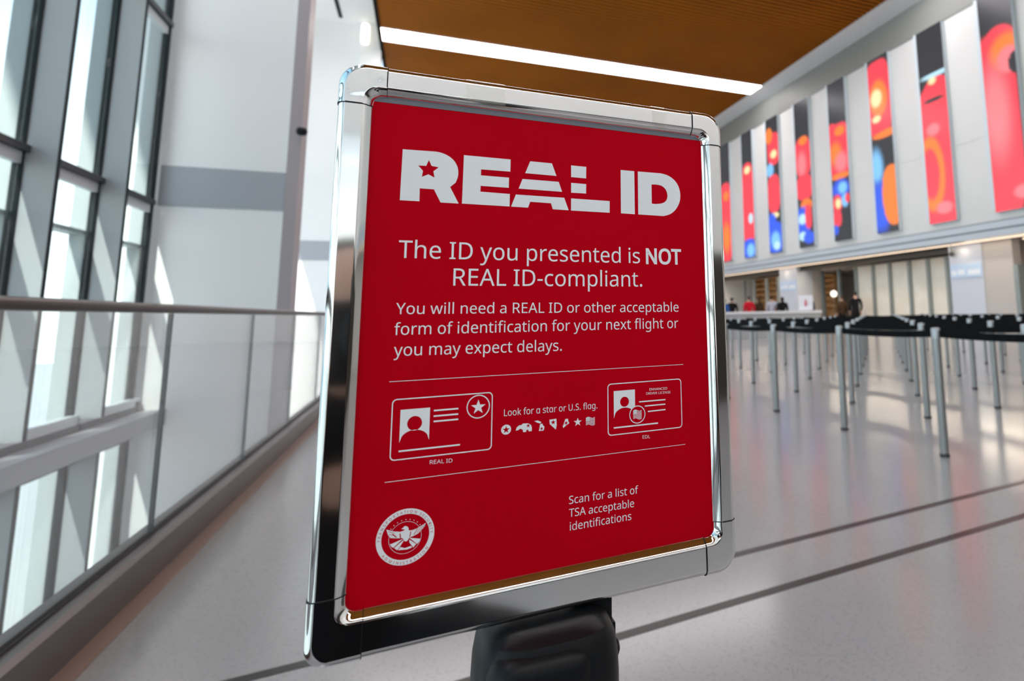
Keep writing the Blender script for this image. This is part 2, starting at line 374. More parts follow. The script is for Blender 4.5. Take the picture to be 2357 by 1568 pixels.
def make_screen(i):
    y = (0.745+0.1595*i)*XR
    s = empty('display_screen', (XR, y, Z0), label=SCREEN_LABEL[i], cat='screen', group='tall display screens on the right wall')
    MB().box(-0.16, -0.005, -SW/2, SW/2, 0, Z1-Z0).build('housing', SCREENBODY, s)
    MB().box(-0.165, -0.005, SW/2+0.005, SW/2+0.13, 0.1, Z1-Z0).build('reveal', SCREENBODY, s)
    nu, nv = 16, 150
    vs = [(-0.164, -SW/2+0.004+(SW-0.008)*u/nu, 0.004+(Z1-Z0-0.008)*v/nv) for v in range(nv+1) for u in range(nu+1)]
    fs = [(v*(nu+1)+u, v*(nu+1)+u+1, (v+1)*(nu+1)+u+1, (v+1)*(nu+1)+u) for v in range(nv) for u in range(nu)]
    me = bpy.data.meshes.new('picture'); me.from_pydata(vs, [], fs)
    ca = me.color_attributes.new('picture', 'FLOAT_COLOR', 'POINT')
    for v in range(nv+1):
        for u in range(nu+1):
            c = list(GRY); uu, vv = u/nu, v/nv
            for (cu, cv, ru, rv, pw, colr, soft) in ART[i]:
                d = (abs((uu-cu)/ru)**pw+abs((vv-cv)/rv)**pw)**(1/pw)
                sf = soft*1.5+0.04; t = min(1, max(0, (1+sf*0.5-d)/sf)); t = t*t*(3-2*t)
                c = [a*(1-t)+b*t for a, b in zip(c, colr)]
            ca.data[v*(nu+1)+u].color = (*c, 1)
    link('picture', me, SCREEN, s)
for i in range(-1, 8): make_screen(i)

# ------------------------------------------------------------------ shop fronts under the screens
XS = 16.5
ZS = 3.14
struct('ceiling_soffit', MB().box(XR, 26, -13, 33, ZS, ZS+0.03), BEIGE)
struct('wall_shop_back', MB().box(25.8, 26, -13, 33, 0, ZS), BEIGE)
struct('column_near', MB().box(XS, XS+0.9, 13.65, 14.95, 0, ZS), COLW)
struct('column_far', MB().box(XS, XS+0.9, 24.0, 25.5, 0, ZS), COLW)
struct('wall_shop_side', MB().box(XS+0.9, 17.97, 24.0, 24.2, 0, ZS), BEIGE)
struct('wall_shop_near', MB().box(XS+0.04, XS+0.4, 12.6, 13.65, 0, ZS), BEIGE)
struct('trim_15', MB().box(XS+0.02, XS+0.42, 12.45, 12.6, 0, 2.3), MULL)
struct('wall_shop_inner', MB().box(17.75, 17.95, -13, 14.3, 0, ZS), BEIGE)
struct('trim_11', MB().box(XS+0.2, XS+0.4, 14.95, 24.0, 2.93, ZS), HEADER)
struct('trim_12', MB().box(XS+0.2, XS+0.4, 25.5, 33, 2.88, ZS), HEADER)
struct('wall_back', MB().box(-1.9, 26, 33, 33.3, 0, ZC+0.1), WHITE)
struct('wall_behind', MB().box(-5.2, 26, -13.3, -13, 5.4, ZA).box(4.5, 26, -13.3, -13, 2.2, 5.4).box(-5.2, -4.4, -13.3, -13, -6, 5.4).box(-4.4, 4.5, -13.3, -13, -6, 0.3), WHITE)
wr = empty('window_42', (0, -13.1, 0), kind='structure')
for x0, x1 in ((-4.4, -1.45), (-1.4, 1.5), (1.55, 4.5)):
    MB().box(x0, x1, -0.006, 0.006, 0.3, 5.4).build('pane', glass('tinted_glass', (0.74, 0.74, 0.73), 1.5), wr)
for x in (-1.425, 1.525): MB().box(x-0.03, x+0.03, -0.06, 0.06, 0.3, 5.4).build('mullion', GASKET, wr)
struct('reflected_dark_wall', MB().box(1.2, 26, -7.2, -7.0, 0, 2.2), HEADER)  # unseen dark wall added for its reflection in the right chrome rail
XG = 17.9
wg = empty('window_40', (XG, 0, 0), kind='structure')
ys = [YG*XG for YG in (0.875, 0.911, 0.962, 1.016, 1.077, 1.133, 1.195, 1.262, 1.333)]
for i, yy in enumerate(ys):
    MB().box(-0.07, 0.07, yy-0.07, yy+0.07, 0, 2.93).build('mullion', MULL, wg)
    if i < len(ys)-1 and i < 6:
        MB().box(0.02, 0.05, yy+0.07, ys[i+1]-0.07, 0, 2.93).build('cream_panel', CREAM, wg)
wf = empty('window_41', (XG, 0, 0), kind='structure')
for yy in (27.8, 29.0, 30.4, 31.6):
    MB().box(-0.06, 0.06, yy-0.1, yy+0.1, 0, 2.88).build('mullion', MULL, wf)
def wood_shelf(x, y, w, label):
    s = empty('wooden_shelf', (x, y, 0), label=label, cat='shelf')
    for z in (0.3, 0.75, 1.2, 1.6, 1.95, 2.3, 2.62, 2.9):
        MB().box(-0.22, 0.22, -w/2, w/2, z, z+0.10).build('shelf_board', SHOPWOOD, s)
    MB().box(0.22, 0.26, -w/2, w/2, 0, 3.0).build('back_panel', SHOPWOOD, s)
    for d in (-1, 1): MB().box(-0.22, 0.22, d*w/2-0.02, d*w/2+0.02, 0, 3.0).build('side_panel', SHOPWOOD, s)
wood_shelf(19.2, 30.9, 2.6, 'warm lit wooden shelving in the opening left of the far white column')
wood_shelf(21.0, 27.4, 1.4, 'narrow warm lit wooden shelving in the glazed opening right of the far column')
for (x, y, z, lb) in ((18.6, 28.3, 1.85, 'round white lamp low before the wooden shelving, left one of two'), (18.6, 27.5, 1.80, 'round white lamp low before the wooden shelving, right one of two'), (19.4, 25.0, 1.85, 'bright round white lamp in the glazed opening beside the narrow shelving')):
    s = empty('globe_lamp', (x, y, 0), label=lb, cat='lamp', group='round shop lamps')
    MB().lathe([(0.01, -0.17), (0.12, -0.12), (0.17, 0), (0.12, 0.12), (0.01, 0.17)], 20, (0, 0, z)).build('globe', SCONCE, s, smooth=True)
    MB().tube((0, 0, 0), (0, 0, z-0.12), 0.02).build('stem', MULL, s)
    MB().lathe([(0.14, 0), (0.14, 0.03)], 20).build('base', MULL, s)
for (x, y, lb) in ((16.3, 24.8, 'warm downlight in the soffit over the far white column'), (16.3, 14.3, 'warm downlight in the soffit over the near white column'),
                   (17.2, 12.6, 'bright warm downlight in the soffit by the right picture edge'), (16.3, 19.5, 'warm downlight in the soffit between the two white columns'), (16.3, 29.0, 'warm downlight in the soffit beyond the far white column')):
    s = empty('downlight', (x, y, ZS), label=lb, cat='downlight', group='soffit downlights')
    MB().lathe([(0.085, -0.012), (0.085, 0)], 20).build('lens', WARMLAMP, s)
    MB().lathe([(0.11, -0.006), (0.11, 0.0)], 20).build('trim_ring', TRIMW, s)
    l = bpy.data.lights.new('downlight_lamp', 'SPOT'); l.energy = 7; l.color = (1, 0.78, 0.55); l.spot_size = 2.6; l.spot_blend = 0.8; l.shadow_soft_size = 0.08
    lo = bpy.data.objects.new('downlight_lamp', l); COL.objects.link(lo); lo.parent = s; lo.location = (0, 0, -0.03)
for (x, y, wd, pw) in ((17.1, 29.0, 5.0, 130), (17.1, 19.0, 8.0, 130), (18.2, 25.6, 2.5, 60), (16.2, 12.0, 4.0, 40)):  # unseen area lights added to brighten the shop fronts
    l = bpy.data.lights.new('shop_fill_light', 'AREA'); l.shape = 'RECTANGLE'; l.size = wd; l.size_y = 0.25; l.energy = pw; l.color = (1, 0.86, 0.68)
    lo = bpy.data.objects.new('shop_fill_light', l); COL.objects.link(lo); lo.location = (x, y, ZS-0.12)
    lo.rotation_euler = Matrix((Vector((0, 1, 0)), Vector((0.6, 0, 0.8)), Vector((-0.8, 0, 0.6)))).transposed().to_euler()
s = empty('soffit_glow_strip', (16.3, 12, ZS), label='added glowing strip standing for the warm lit underside of the right wall', cat='light')  # glowing strip added in place of the warm lit soffit underside
MB().box(-0.10, 0.10, -25, 21, -0.015, -0.002).build('diffuser', emat('warm_soffit_glow', (1.0, 0.74, 0.52), 2.2), s)
MB().box(-0.12, -0.10, -25, 21, -0.02, 0).box(0.10, 0.12, -25, 21, -0.02, 0).build('housing', TRIMW, s)
def col_sign(y0, y1, label):
    s = empty('column_sign', (XS, (y0+y1)/2, 2.02), label=label, cat='sign', group='pale signs on the white columns'); w = (y1-y0)/2
    MB().box(-0.03, 0, -w, w, 0, 0.45).build('plate', SIGNB, s)
    MB().box(-0.034, -0.03, -w*0.9, -w*0.15, 0.08, 0.24).box(-0.034, -0.03, w*0.05, w*0.5, 0.10, 0.26).box(-0.034, -0.03, w*0.6, w*0.9, 0.08, 0.24).build('lettering_blur', SIGNW, s)
col_sign(13.68, 14.92, 'pale blue sign band across the near white column')
col_sign(24.03, 25.47, 'pale blue sign band across the far white column')
s = empty('security_camera', (XS-0.12, 14.72, ZS), label='small grey dome camera hanging before the near white column', cat='security camera')
MB().lathe([(0.04, -0.26), (0.04, 0)], 16).build('stem', MULL, s)
MB().lathe([(0.01, -0.40), (0.06, -0.38), (0.085, -0.32), (0.085, -0.26), (0.05, -0.24)], 20).build('dome', LEDGED, s, smooth=True)
s = empty('security_camera', (-2.30, YE-0.06, 4.62), label='small black camera on the mauve pillar beyond the glass rail', cat='security camera')
MB().box(-0.02, 0.02, -0.10, 0, -0.02, 0.02).build('bracket', GASKET, s)
MB().lathe([(0.02, -0.08), (0.08, -0.06), (0.10, 0), (0.08, 0.06), (0.02, 0.08)], 16, (0.02, -0.17, 0)).build('dome', GASKET, s, smooth=True)
s = empty('wall_lamp', (-2.62, 26.5, 12.3), label='bright vertical tube lamp high on the white recess column', cat='lamp')
MB().lathe([(0.02, 0.02), (0.13, 0.05), (0.16, 0.14), (0.16, 0.80), (0.13, 0.89), (0.02, 0.92)], 20, (0, -0.20, -0.08)).build('tube', SCONCE, s, smooth=True)
MB().box(-0.09, 0.09, -0.05, 0, -0.05, 0.75).build('back_plate', TRIMW, s)

# ------------------------------------------------------------------ glass balustrade
joints = [3.284+1.385*i for i in range(-11, 18)]
b = empty('glass_balustrade', (XB, 0, 0), label='long frameless glass balustrade with bronze handrail and dark metal shoe beside the sign', cat='balustrade')
Y0B, Y1B = joints[0]-1.38, 26.95
MB().prism([(-0.075, 0), (0.06, 0), (0.06, 0.135), (0.045, 0.150), (0.012, 0.150), (0.012, 0.12), (-0.012, 0.12), (-0.012, 0.150), (-0.06, 0.150), (-0.075, 0.135)], Y0B, Y1B).build('base_shoe', SHOE, b)
MB().box(-0.0118, -0.0085, Y0B, Y1B, 0.12, 0.158).box(0.0085, 0.0118, Y0B, Y1B, 0.12, 0.158).build('glazing_gasket', SHOEDARK, b)
for j0, j1 in zip([Y0B]+joints, joints+[Y1B]):
    p = MB().box(-0.008, 0.008, j0+0.0095, j1-0.0095, 0.121, 1.070).build('glass_panel', GLASS_B, b)
    MB().box(-0.0075, 0.0075, j1-0.009, j1+0.009, 0.13, 1.065).build('joint_edge', GLASSEDGE, p) if j1 < Y1B else None
prof = [(0.024*math.cos(t), 1.086+0.020*math.sin(t)) for t in [i*math.pi/8 for i in range(16)]]
MB().prism(prof, Y0B, Y1B).build('handrail', BRONZE, b, auto=True)

# ------------------------------------------------------------------ stanchions and belts
def meshes_stanchion():
    d = {}
    d['post'] = MB().lathe([(0.030, 0.02), (0.030, 0.81)], 20).mesh('post')
    d['foot'] = MB().lathe([(0.034, 0.0), (0.034, 0.018), (0.030, 0.022)], 20).mesh('foot')
    d['head'] = MB().lathe([(0.0315, 0.81), (0.0315, 0.882), (0.028, 0.889), (0.006, 0.891)], 20).mesh('head')
    for k, m in (('post', STEEL), ('foot', FOOTDARK), ('head', CAPSTEEL)):
        d[k].materials.append(m); d[k].shade_smooth(); d[k].set_sharp_from_angle(angle=0.7)
    return d
SM = meshes_stanchion()
def belt_mesh(v):
    L = v.length; d = v.normalized(); p = d*0.034; q = d*(L-0.034); n = Vector((-d.y, d.x, 0))*0.0012
    mb = MB(); N = 8; vs = []
    for i in range(N+1):
        t = i/N; c = p.lerp(q, t); sag = -0.012*4*t*(1-t)
        for a in (-1, 1):
            for z in (0.822, 0.872): vs.append(c+n*a+Vector((0, 0, z+sag)))
    fs = []
    for i in range(N):
        k = i*4; fs += [(k, k+4, k+5, k+1), (k+2, k+3, k+7, k+6), (k+1, k+5, k+7, k+3), (k, k+2, k+6, k+4)]
    fs += [(0, 1, 3, 2), (N*4, N*4+2, N*4+3, N*4+1)]
    m = mb.add(vs, fs).mesh('belt'); m.materials.append(BELT); return m
ROWDX, POSTDY = 1.035, 1.08
def in_view(x, y):
    v = Vector((x, y, 0.8))-EYE
    z = v.dot(f_)
    if z <= 0: return False
    return 1655 < PPX+FPX*v.dot(r2)/z < 2368
ROWNAME = ['front', 'second', 'third', 'fourth', 'fifth', 'sixth', 'seventh', 'eighth', 'ninth', 'tenth']
for i in range(10):
    x = 3.40+ROWDX*i; k = 0
    ys_ = [3.25+0.08*i+POSTDY*j for j in range(-3, 13)]
    ys_ = [y for y in ys_ if y < 13.2 and in_view(x, y)]
    for j, y in enumerate(ys_):
        lab = 'steel stanchion, %s from the right in the %s belt row' % (ORD[k] if k else 'first', ROWNAME[i]); k += 1
        s = empty('stanchion', (x, y, 0), label=lab, cat='stanchion', group='belt stanchions on the terrazzo')
        for nm in ('post', 'foot', 'head'): link(nm, SM[nm], None, s)
        if j == 0: link('belt', belt_mesh(Vector((0, -POSTDY, 0))), None, s)
        if y+POSTDY < 13.3: link('belt', belt_mesh(Vector((0, POSTDY, 0))), None, s)

# ------------------------------------------------------------------ counter and notice
s = empty('service_counter', (12.7, 20.2, 0), math.radians(-3), label='long pale grey counter in front of the queueing people', cat='counter')
MB().box(-2.4, 2.05, -0.3, 0.3, 0.93, 1.02).build('top', SIGNW, s)
MB().box(-2.35, 2.0, -0.25, 0.25, 0.0, 0.93).build('body', COUNTER, s)
s = empty('notice_board', (14.2, 20.12, 1.02), math.radians(-30), label='small white notice with a red figure standing on the grey counter', cat='notice')
MB().box(-0.28, 0.28, -0.015, 0.015, 0.02, 0.62).build('board', SIGNW, s)
MB().lathe([(0.005, 0.0), (0.03, 0.01), (0.045, 0.10), (0.02, 0.16), (0.035, 0.20), (0.02, 0.25), (0.003, 0.26)], 12, (0, -0.05, 0.18)).build('red_figure', pmat('notice_red', (0.6, 0.06, 0.12), 0.5), s)
MB().box(-0.12, 0.12, -0.06, 0.06, 0, 0.02).build('base', COUNTER, s)

# ------------------------------------------------------------------ people
def skin_mesh(name, pts, edges, mat, parent, sub=2, loc=None):
    me = bpy.data.meshes.new(name); me.from_pydata([p[:3] for p in pts], edges, [])
    o = bpy.data.objects.new(name, me); COL.objects.link(o)
    o.modifiers.new('skin', 'SKIN'); ss = o.modifiers.new('sub', 'SUBSURF'); ss.levels = sub; ss.render_levels = sub
    sv = me.skin_vertices[0].data
    for i, p in enumerate(pts):
        r = p[3]; sv[i].radius = (r, p[4] if len(p) > 4 else r)
    sv[0].use_root = True
    dg = bpy.context.evaluated_depsgraph_get(); dg.update()
    m2 = bpy.data.meshes.new_from_object(o.evaluated_get(dg))
    bpy.data.objects.remove(o)
    m2.name = name; m2.materials.clear()
    return link(name, m2, mat, parent, smooth=True)
def figure(name, loc, rz, label, P, skin, top_m, leg_m, hair_m, shoe_m=None, group=None, hair_long=False):
    """P: joints dict; builds one continuous body with clothing and hair as children"""
    r = empty(name, loc, rz, label=label, cat='person', group=group)
    J = P
    pts = [(*J['pelvis'], .105, .085), (*J['waist'], .10, .08), (*J['chest'], .125, .09), (*J['neck'], .05), (*J['head0'], .062, .068), (*J['head1'], .085, .098), (*J['head2'], .062, .07)]
    ed = [(0,1),(1,2),(2,3),(3,4),(4,5),(5,6)]
    def chain(root, names, rs):
        a = root
        for nme, rr in zip(names, rs):
            pts.append((*J[nme], rr)); ed.append((a, len(pts)-1)); a = len(pts)-1
        return a
    for sd in 'lr':
        w = chain(2, ['sh'+sd, 'el'+sd, 'wr'+sd], [.05, .040, .028]); chain(w, ['ha'+sd], [.034])
        h = chain(0, ['hi'+sd, 'kn'+sd, 'an'+sd], [.085, .058, .040]); chain(h, ['to'+sd], [.036])
    for sd, sg in (('l', -1), ('r', 1)):                # palm to five fingers, slightly curled
        hi = next(k for k, p in enumerate(pts) if tuple(p[:3]) == tuple(J['ha'+sd]))
        wv, hv = Vector(J['wr'+sd]), Vector(J['ha'+sd]); d = (hv-wv).normalized()
        a = d.cross(Vector((1, 0, 0))).normalized(); c = a.cross(d)*sg*-1
        for off, ln in ((-.027, .052), (-.009, .066), (.009, .070), (.027, .062)):
            q0 = hv+d*.030+a*off; q1 = q0+d*ln*.5+c*.006; q2 = q0+d*ln+c*.022
            for q, rr in ((q0, .010), (q1, .009), (q2, .0075)):
                pts.append((*q, rr)); ed.append((hi if q is q0 else len(pts)-2, len(pts)-1))
        q0 = hv+a*.035-d*.01; q1 = hv+a*.058+d*.02+c*.010
        for q, rr in ((q0, .012), (q1, .009)):
            pts.append((*q, rr)); ed.append((hi if q is q0 else len(pts)-2, len(pts)-1))
    body = skin_mesh('body', pts, ed, skin, r)
    tp = [(*J['waist0'], .155, .125), (*J['waist'], .140, .112), (*J['chest'], .15, .11), (*J['collar'], .075)]
    te = [(0,1),(1,2),(2,3)]
    for sd in 'lr':
        b0 = 2
        for nme, rr in zip(['sh'+sd, 'el'+sd, 'wr'+sd], [.072, .056, .042]):
            tp.append((*J[nme], rr)); te.append((b0, len(tp)-1)); b0 = len(tp)-1
    skin_mesh('jacket', tp, te, top_m, r)
    lp = [(*J['pelvis'], .13, .105), (*Vector(J['pelvis']).lerp(Vector(J['waist']), .9), .115, .092)]; le = [(0, 1)]
    for sd in 'lr':
        b0 = 0
        for nme, rr in zip(['hi'+sd, 'kn'+sd, 'an'+sd], [.098, .072, .056]):
            lp.append((*J[nme], rr)); le.append((b0, len(lp)-1)); b0 = len(lp)-1
    skin_mesh('trousers', lp, le, leg_m, r)
    for sd in 'lr':
        an, to = Vector(J['an'+sd]), Vector(J['to'+sd])
        skin_mesh('shoe', [(*(an+Vector((0, 0, -.02))), .052), (*(an.lerp(to, .5)+Vector((0, 0, -.012))), .048), (*to, .042)], [(0,1),(1,2)], shoe_m or FOOTDARK, r)
    h1, h2 = Vector(J['head1']), Vector(J['head2']); back = Vector(J['back'])
    hp = [(*(h2+Vector((0, 0, .012))), .074), (*(h1+back*.035+Vector((0, 0, .02))), .094), (*(Vector(J['head0'])+back*.055), .06)]
    he = [(0,1),(1,2)]
    if hair_long:
        hp.append((*(Vector(J['neck'])+back*.08+Vector((0, 0, -.12))), .075)); he.append((2, 3))
    skin_mesh('hair', hp, he, hair_m, r)
    fr = -back
    skin_mesh('nose', [(*(h1+fr*.085+Vector((0, 0, .0))), .012), (*(h1+fr*.112+Vector((0, 0, -.025))), .016)], [(0, 1)], skin, r, 1)
    return r
def standing(h):
    k = h/1.72
    J = dict(pelvis=(0,0,.95), waist0=(0,0,.78), waist=(0,0,1.08), chest=(0,0,1.34), collar=(0,.01,1.47), neck=(0,.01,1.49), head0=(0,-.01,1.555), head1=(0,-.01,1.62), head2=(0,0,1.685), back=(0,1,0))
    for s, sg in (('l', -1), ('r', 1)):
        J['sh'+s] = (sg*.19,.01,1.41); J['el'+s] = (sg*.25,.03,1.14); J['wr'+s] = (sg*.24,-.06,.93); J['ha'+s] = (sg*.235,-.09,.84)
        J['hi'+s] = (sg*.09,0,.87); J['kn'+s] = (sg*.10,-.01,.48); J['an'+s] = (sg*.11,.02,.07); J['to'+s] = (sg*.125,-.13,.04)
    return {a: (tuple(c*k for c in v) if a != 'back' else v) for a, v in J.items()}
def cloth(n, c): return pmat('cloth_'+n, c, 0.8, 0, 0.2)
NAVY = cloth('navy', (0.004, 0.02, 0.07)); BLK = cloth('black', (0.008, 0.008, 0.010)); REDC = cloth('red', (0.62, 0.012, 0.03)); BLUEC = cloth('blue', (0.03, 0.13, 0.42)); LGR = cloth('light_grey', (0.50, 0.51, 0.60)); BRN = cloth('brown', (0.07, 0.04, 0.02)); JEAN = cloth('jeans', (0.03, 0.05, 0.10)); TAN = cloth('tan', (0.45, 0.28, 0.10)); DHAIR = cloth('dark_hair', (0.006, 0.005, 0.005)); BHAIR = cloth('brown_hair', (0.05, 0.03, 0.015))
folk = [
 (15.55, 21.7, 200, 1.66, NAVY, BLK, DHAIR, 1, 'person in a navy coat standing right of the grey counter end'),
 (14.9, 22.9, 170, 1.66, BLK, BLK, DHAIR, 1, 'person in black with dark hair behind the counter, beside the white notice'),
 (14.55, 23.2, 150, 1.70, LGR, BLK, DHAIR, 0, 'dark haired person in pale grey behind the counter, left of the one in black'),
 (14.2, 23.8, 190, 1.66, BRN, JEAN, BHAIR, 1, 'person in dark brown behind the counter, between red and pale grey clothes'),
 (13.35, 23.2, 180, 1.70, REDC, JEAN, BHAIR, 0, 'person in a bright red top behind the counter'),
 (12.6, 23.4, 160, 1.66, BLK, JEAN, DHAIR, 0, 'person in a black coat behind the counter, just right of the blue top'),
 (12.0, 23.0, 190, 1.58, BLUEC, BLK, DHAIR, 0, 'person in a bright blue top behind the counter by the chrome frame'),
 (11.6, 23.6, 200, 1.64, BLK, BLK, DHAIR, 0, 'person in black half hidden by the chrome frame edge'),
 (17.0, 21.4, 185, 1.66, BRN, BLK, BHAIR, 0, 'person in a brown coat at the glazed shop opening, left of a pair'),
 (17.1, 20.6, 160, 1.80, BLK, BLK, DHAIR, 0, 'tall person in black at the glazed shop opening, right of a pair'),
]
for (x, y, rz, h, tp_, lg_, hr_, lng, lab) in folk:
    figure('person', (x, y, 0), math.radians(rz), lab, standing(h), SKIN, tp_, lg_, hr_, group='people beyond the queue lines', hair_long=bool(lng))

# the photographer, mirrored in the chrome frame
J = dict(pelvis=(-.04,-.78,.42), waist0=(-.04,-.76,.38), waist=(-.03,-.66,.60), chest=(-.02,-.50,.84), collar=(-.02,-.42,.96), neck=(-.02,-.40,.98), head0=(-.02,-.335,1.03), head1=(-.02,-.305,1.095), head2=(-.02,-.315,1.16), back=(0,-1,0))
for s, sg in (('l', -1), ('r', 1)):
    J['sh'+s] = (-.02+sg*.19,-.45,.88); J['el'+s] = (-.02+sg*.26,-.30,.72); J['wr'+s] = (sg*.14,-.23,.90); J['ha'+s] = (sg*.118,-.185,.95)
J['hir'] = (.07,-.76,.40); J['knr'] = (.26,-.40,.50); J['anr'] = (.27,-.50,.08); J['tor'] = (.30,-.35,.045)
J['hil'] = (-.12,-.76,.38); J['knl'] = (-.20,-.45,.09); J['anl'] = (-.18,-.86,.075); J['tol'] = (-.18,-.98,.045)
figure('person', (0, 0, 0), 0, 'kneeling person in black holding a camera, seen only mirrored in the chrome frame', J, SKIN, BLK, BLK, DHAIR)
s = empty('photo_camera', (0, -0.085, 0.97), label='black camera held up by the kneeling person, seen only mirrored in the chrome', cat='camera')
MB().box(-0.06, 0.06, -0.04, 0.02, 0.0, 0.095).box(-0.028, 0.028, -0.035, 0.015, 0.095, 0.125).build('body', BLACK, s, bevel=0.008)
MB().lathe([(0.040, 0), (0.040, 0.030), (0.036, 0.034)], 24).build('lens', BLACK, s, auto=True).matrix_local = Matrix.Translation((0, 0.02, 0.055)) @ Matrix.Rotation(-math.pi/2, 4, 'X')

# ------------------------------------------------------------------ the sign
E1 = Vector((0.99865, 0.05191, 0.00305)); E2 = Vector((-0.00093, 0.01702, 0.99985)); NN = Vector((0.05185, -0.99851, 0.01705))
C0 = Vector((-0.04535, 0.34329, 0.86825)); SWD, SHT = 234.0, 298.76
ROOT = Vector((0.069, 0.358, 0))
def S(x, y, z): return C0+(E1*x+E2*y+NN*z)*0.001-ROOT
def SI(x, y, z): return S(0.88518*x+0.2215, 0.93663*y+1.4358, z)      # printed sheet to frame
sign = empty('sign_stand', ROOT, label='red notice in a chrome snap frame on a black stanchion head in the foreground', cat='sign')
PZ = -1.0
def rail_profile(w, lip=0.0):
    p = [(1.2, -9), (0.2, -7), (0, -3), (0, -1.2), (0.4, 0.6), (1.2, 1.9), (2.3, 2.75), (3.1, 3.1), (3.4, 3.15), (3.9, 3.15), (w-5.6-lip, 3.15), (w-5.2-lip, 3.15), (w-4.9-lip, 3.12), (w-4.0-lip, 2.72), (w-3.2-lip, 2.15), (w-2.4-lip, 1.5)]
    return p+([(w-1.6-lip, 0.7), (w-1.1-lip, -0.1), (w-0.7-lip, -0.95), (w-0.6-lip, -0.95)] if lip else [(w-1.6, 0.8), (w-0.8, 0.1), (w-0.02, -0.75), (w, -0.95)])+[(w-lip, -9)]
def rail(name, pfun, w, a0, a1, mat=CHROME, lip=0.0, grow=0.0):
    """pfun maps (inset t, along a) to sign x, y"""
    pr = [(t-(grow if t < 1 else 0), z+(grow if z > 0 else 0)) for t, z in rail_profile(w, lip)]; N = len(pr); vs = []
    for a in (a0, a1):
        for t, z in pr: x, y = pfun(t, a); vs.append(S(x, y, z))
    fs = [(i, i+1, N+i+1, N+i) for i in range(N-1)]+[(N-1, 0, N, 2*N-1), tuple(range(N)), tuple(range(2*N-1, N-1, -1))]
    return MB().add(vs, fs).build(name, mat, sign, auto=True)
WL, WR, WT, WB = 16.6, 15.0, 19.6, 22.0
CX, CYT, CYB = 23.0, 23.0, 29.8
rail('rail', lambda t, a: (t, a), WL, CYB, SHT-CYT)
rail('rail', lambda t, a: (SWD-t, a), WR, CYB, SHT-CYT)
rail('rail', lambda t, a: (a, SHT-t), WT, CX, SWD-CX, lip=2.2)
rail('rail', lambda t, a: (a, t), WB, CX+1, SWD-CX+1)
for f_a, w_, l_, a_ in ((lambda t, a: (t, a), WL, 0, CYB), (lambda t, a: (t, a), WL, 0, SHT-CYT), (lambda t, a: (SWD-t, a), WR, 0, CYB), (lambda t, a: (SWD-t, a), WR, 0, SHT-CYT),
                        (lambda t, a: (a, SHT-t), WT, 2.2, CX), (lambda t, a: (a, SHT-t), WT, 2.2, SWD-CX), (lambda t, a: (a, t), WB, 0, CX+0.8), (lambda t, a: (a, t), WB, 0, SWD-CX+1)):
    rail('joint_gap', f_a, w_, a_-0.3, a_+0.3, GASKET, l_, 0.47)
def corner_cap(cx, cy, dx, dy, wx, wy, lx, ly, ro=13.0, ri=4.5, mat=CAP):
    """rounded moulded cap wrapping one corner; dx, dy point inwards"""
    K = 10; loops = []
    px = rail_profile(wx, 0.02 if dy < 0 else 0.0); py = rail_profile(wy, 2.2 if dy < 0 else 0.0)
    for (tx, zx), (ty, zy) in zip(px, py):
        s_ = max(0.0, min(1.0, tx/wx)); r = ro*(1-s_)+ri*s_; g = 0.35 if s_ < 0.97 else 0.0
        tx2, ty2 = (tx-g if s_ < .5 else tx+g), (ty-g if s_ < .5 else ty+g); z = zx+(0.45 if zx > 0 else 0.15 if zx > -8 else 0)
        lp = [(tx2, ly), (tx2, ly*0.5+(ty2+r)*0.5), (tx2, ty2+r)]
        for k in range(1, K):
            a = math.pi+0.5*math.pi*k/K; lp.append((tx2+r+r*math.cos(a), ty2+r+r*math.sin(a)))
        lp += [(tx2+r, ty2), ((tx2+r)*0.5+lx*0.5, ty2), (lx, ty2)]
        loops.append([S(cx+dx*x, cy+dy*y, z) for x, y in lp])
    n = len(loops[0]); vs = [v for l in loops for v in l]; fs = []
    for i in range(len(loops)-1):
        for k in range(n-1): fs.append((i*n+k, i*n+k+1, (i+1)*n+k+1, (i+1)*n+k))
    m = len(loops)
    fs.append(tuple(i*n for i in range(m))); fs.append(tuple(i*n+n-1 for i in range(m-1, -1, -1)))
    return MB().add(vs, fs).build('corner_cap', mat, sign, auto=True)
corner_cap(0, SHT, 1, -1, WL, WT, CX, CYT, mat=CAPTAPE)
corner_cap(SWD, SHT, -1, -1, WR, WT, CX, CYT)
corner_cap(0, 0, 1, 1, WL, WB, CX+0.8, CYB, 10)
corner_cap(SWD, 0, -1, 1, WR, WB, CX-1, CYB, 13)
def slab(x0, x1, y0, y1, z0, z1):
    vs = [S(x, y, z) for x in (x0, x1) for y in (y0, y1) for z in (z0, z1)]
    return MB().add(vs, [(0,1,3,2),(4,6,7,5),(0,4,5,1),(2,3,7,6),(0,2,6,4),(1,5,7,3)])
poster = slab(WL-3, SWD-WR+3, WB-3, SHT-WT+3, PZ-0.5, PZ).build('poster', POSTER_RED, sign)
slab(4, SWD-4, 4, SHT-4, -9.5, -5).build('back_board', BACKING, sign)
def tape(x0, x1):
    pr = [(-0.25, -4), (-0.25, -1.2), (0.3, 1.0), (1.4, 2.3), (3.0, 3.05), (5.0, 3.35), (WT-5.2, 3.5), (WT-4.0, 3.2)]
    vs = [S(x, SHT-t, z) for x in (x0, x1) for t, z in pr]; N = len(pr)
    return MB().add(vs, [(i, i+1, N+i+1, N+i) for i in range(N-1)]).build('tape', TAPE, sign, smooth=True)
slab(WL-0.5, SWD-WR+0.5, SHT-WT, SHT-WT+3.2, -0.99, -0.80).build('cover_edge', pmat('cover_edge_grey', (0.16, 0.17, 0.20), 0.25), sign)
tape(64, 86); tape(181, 191)

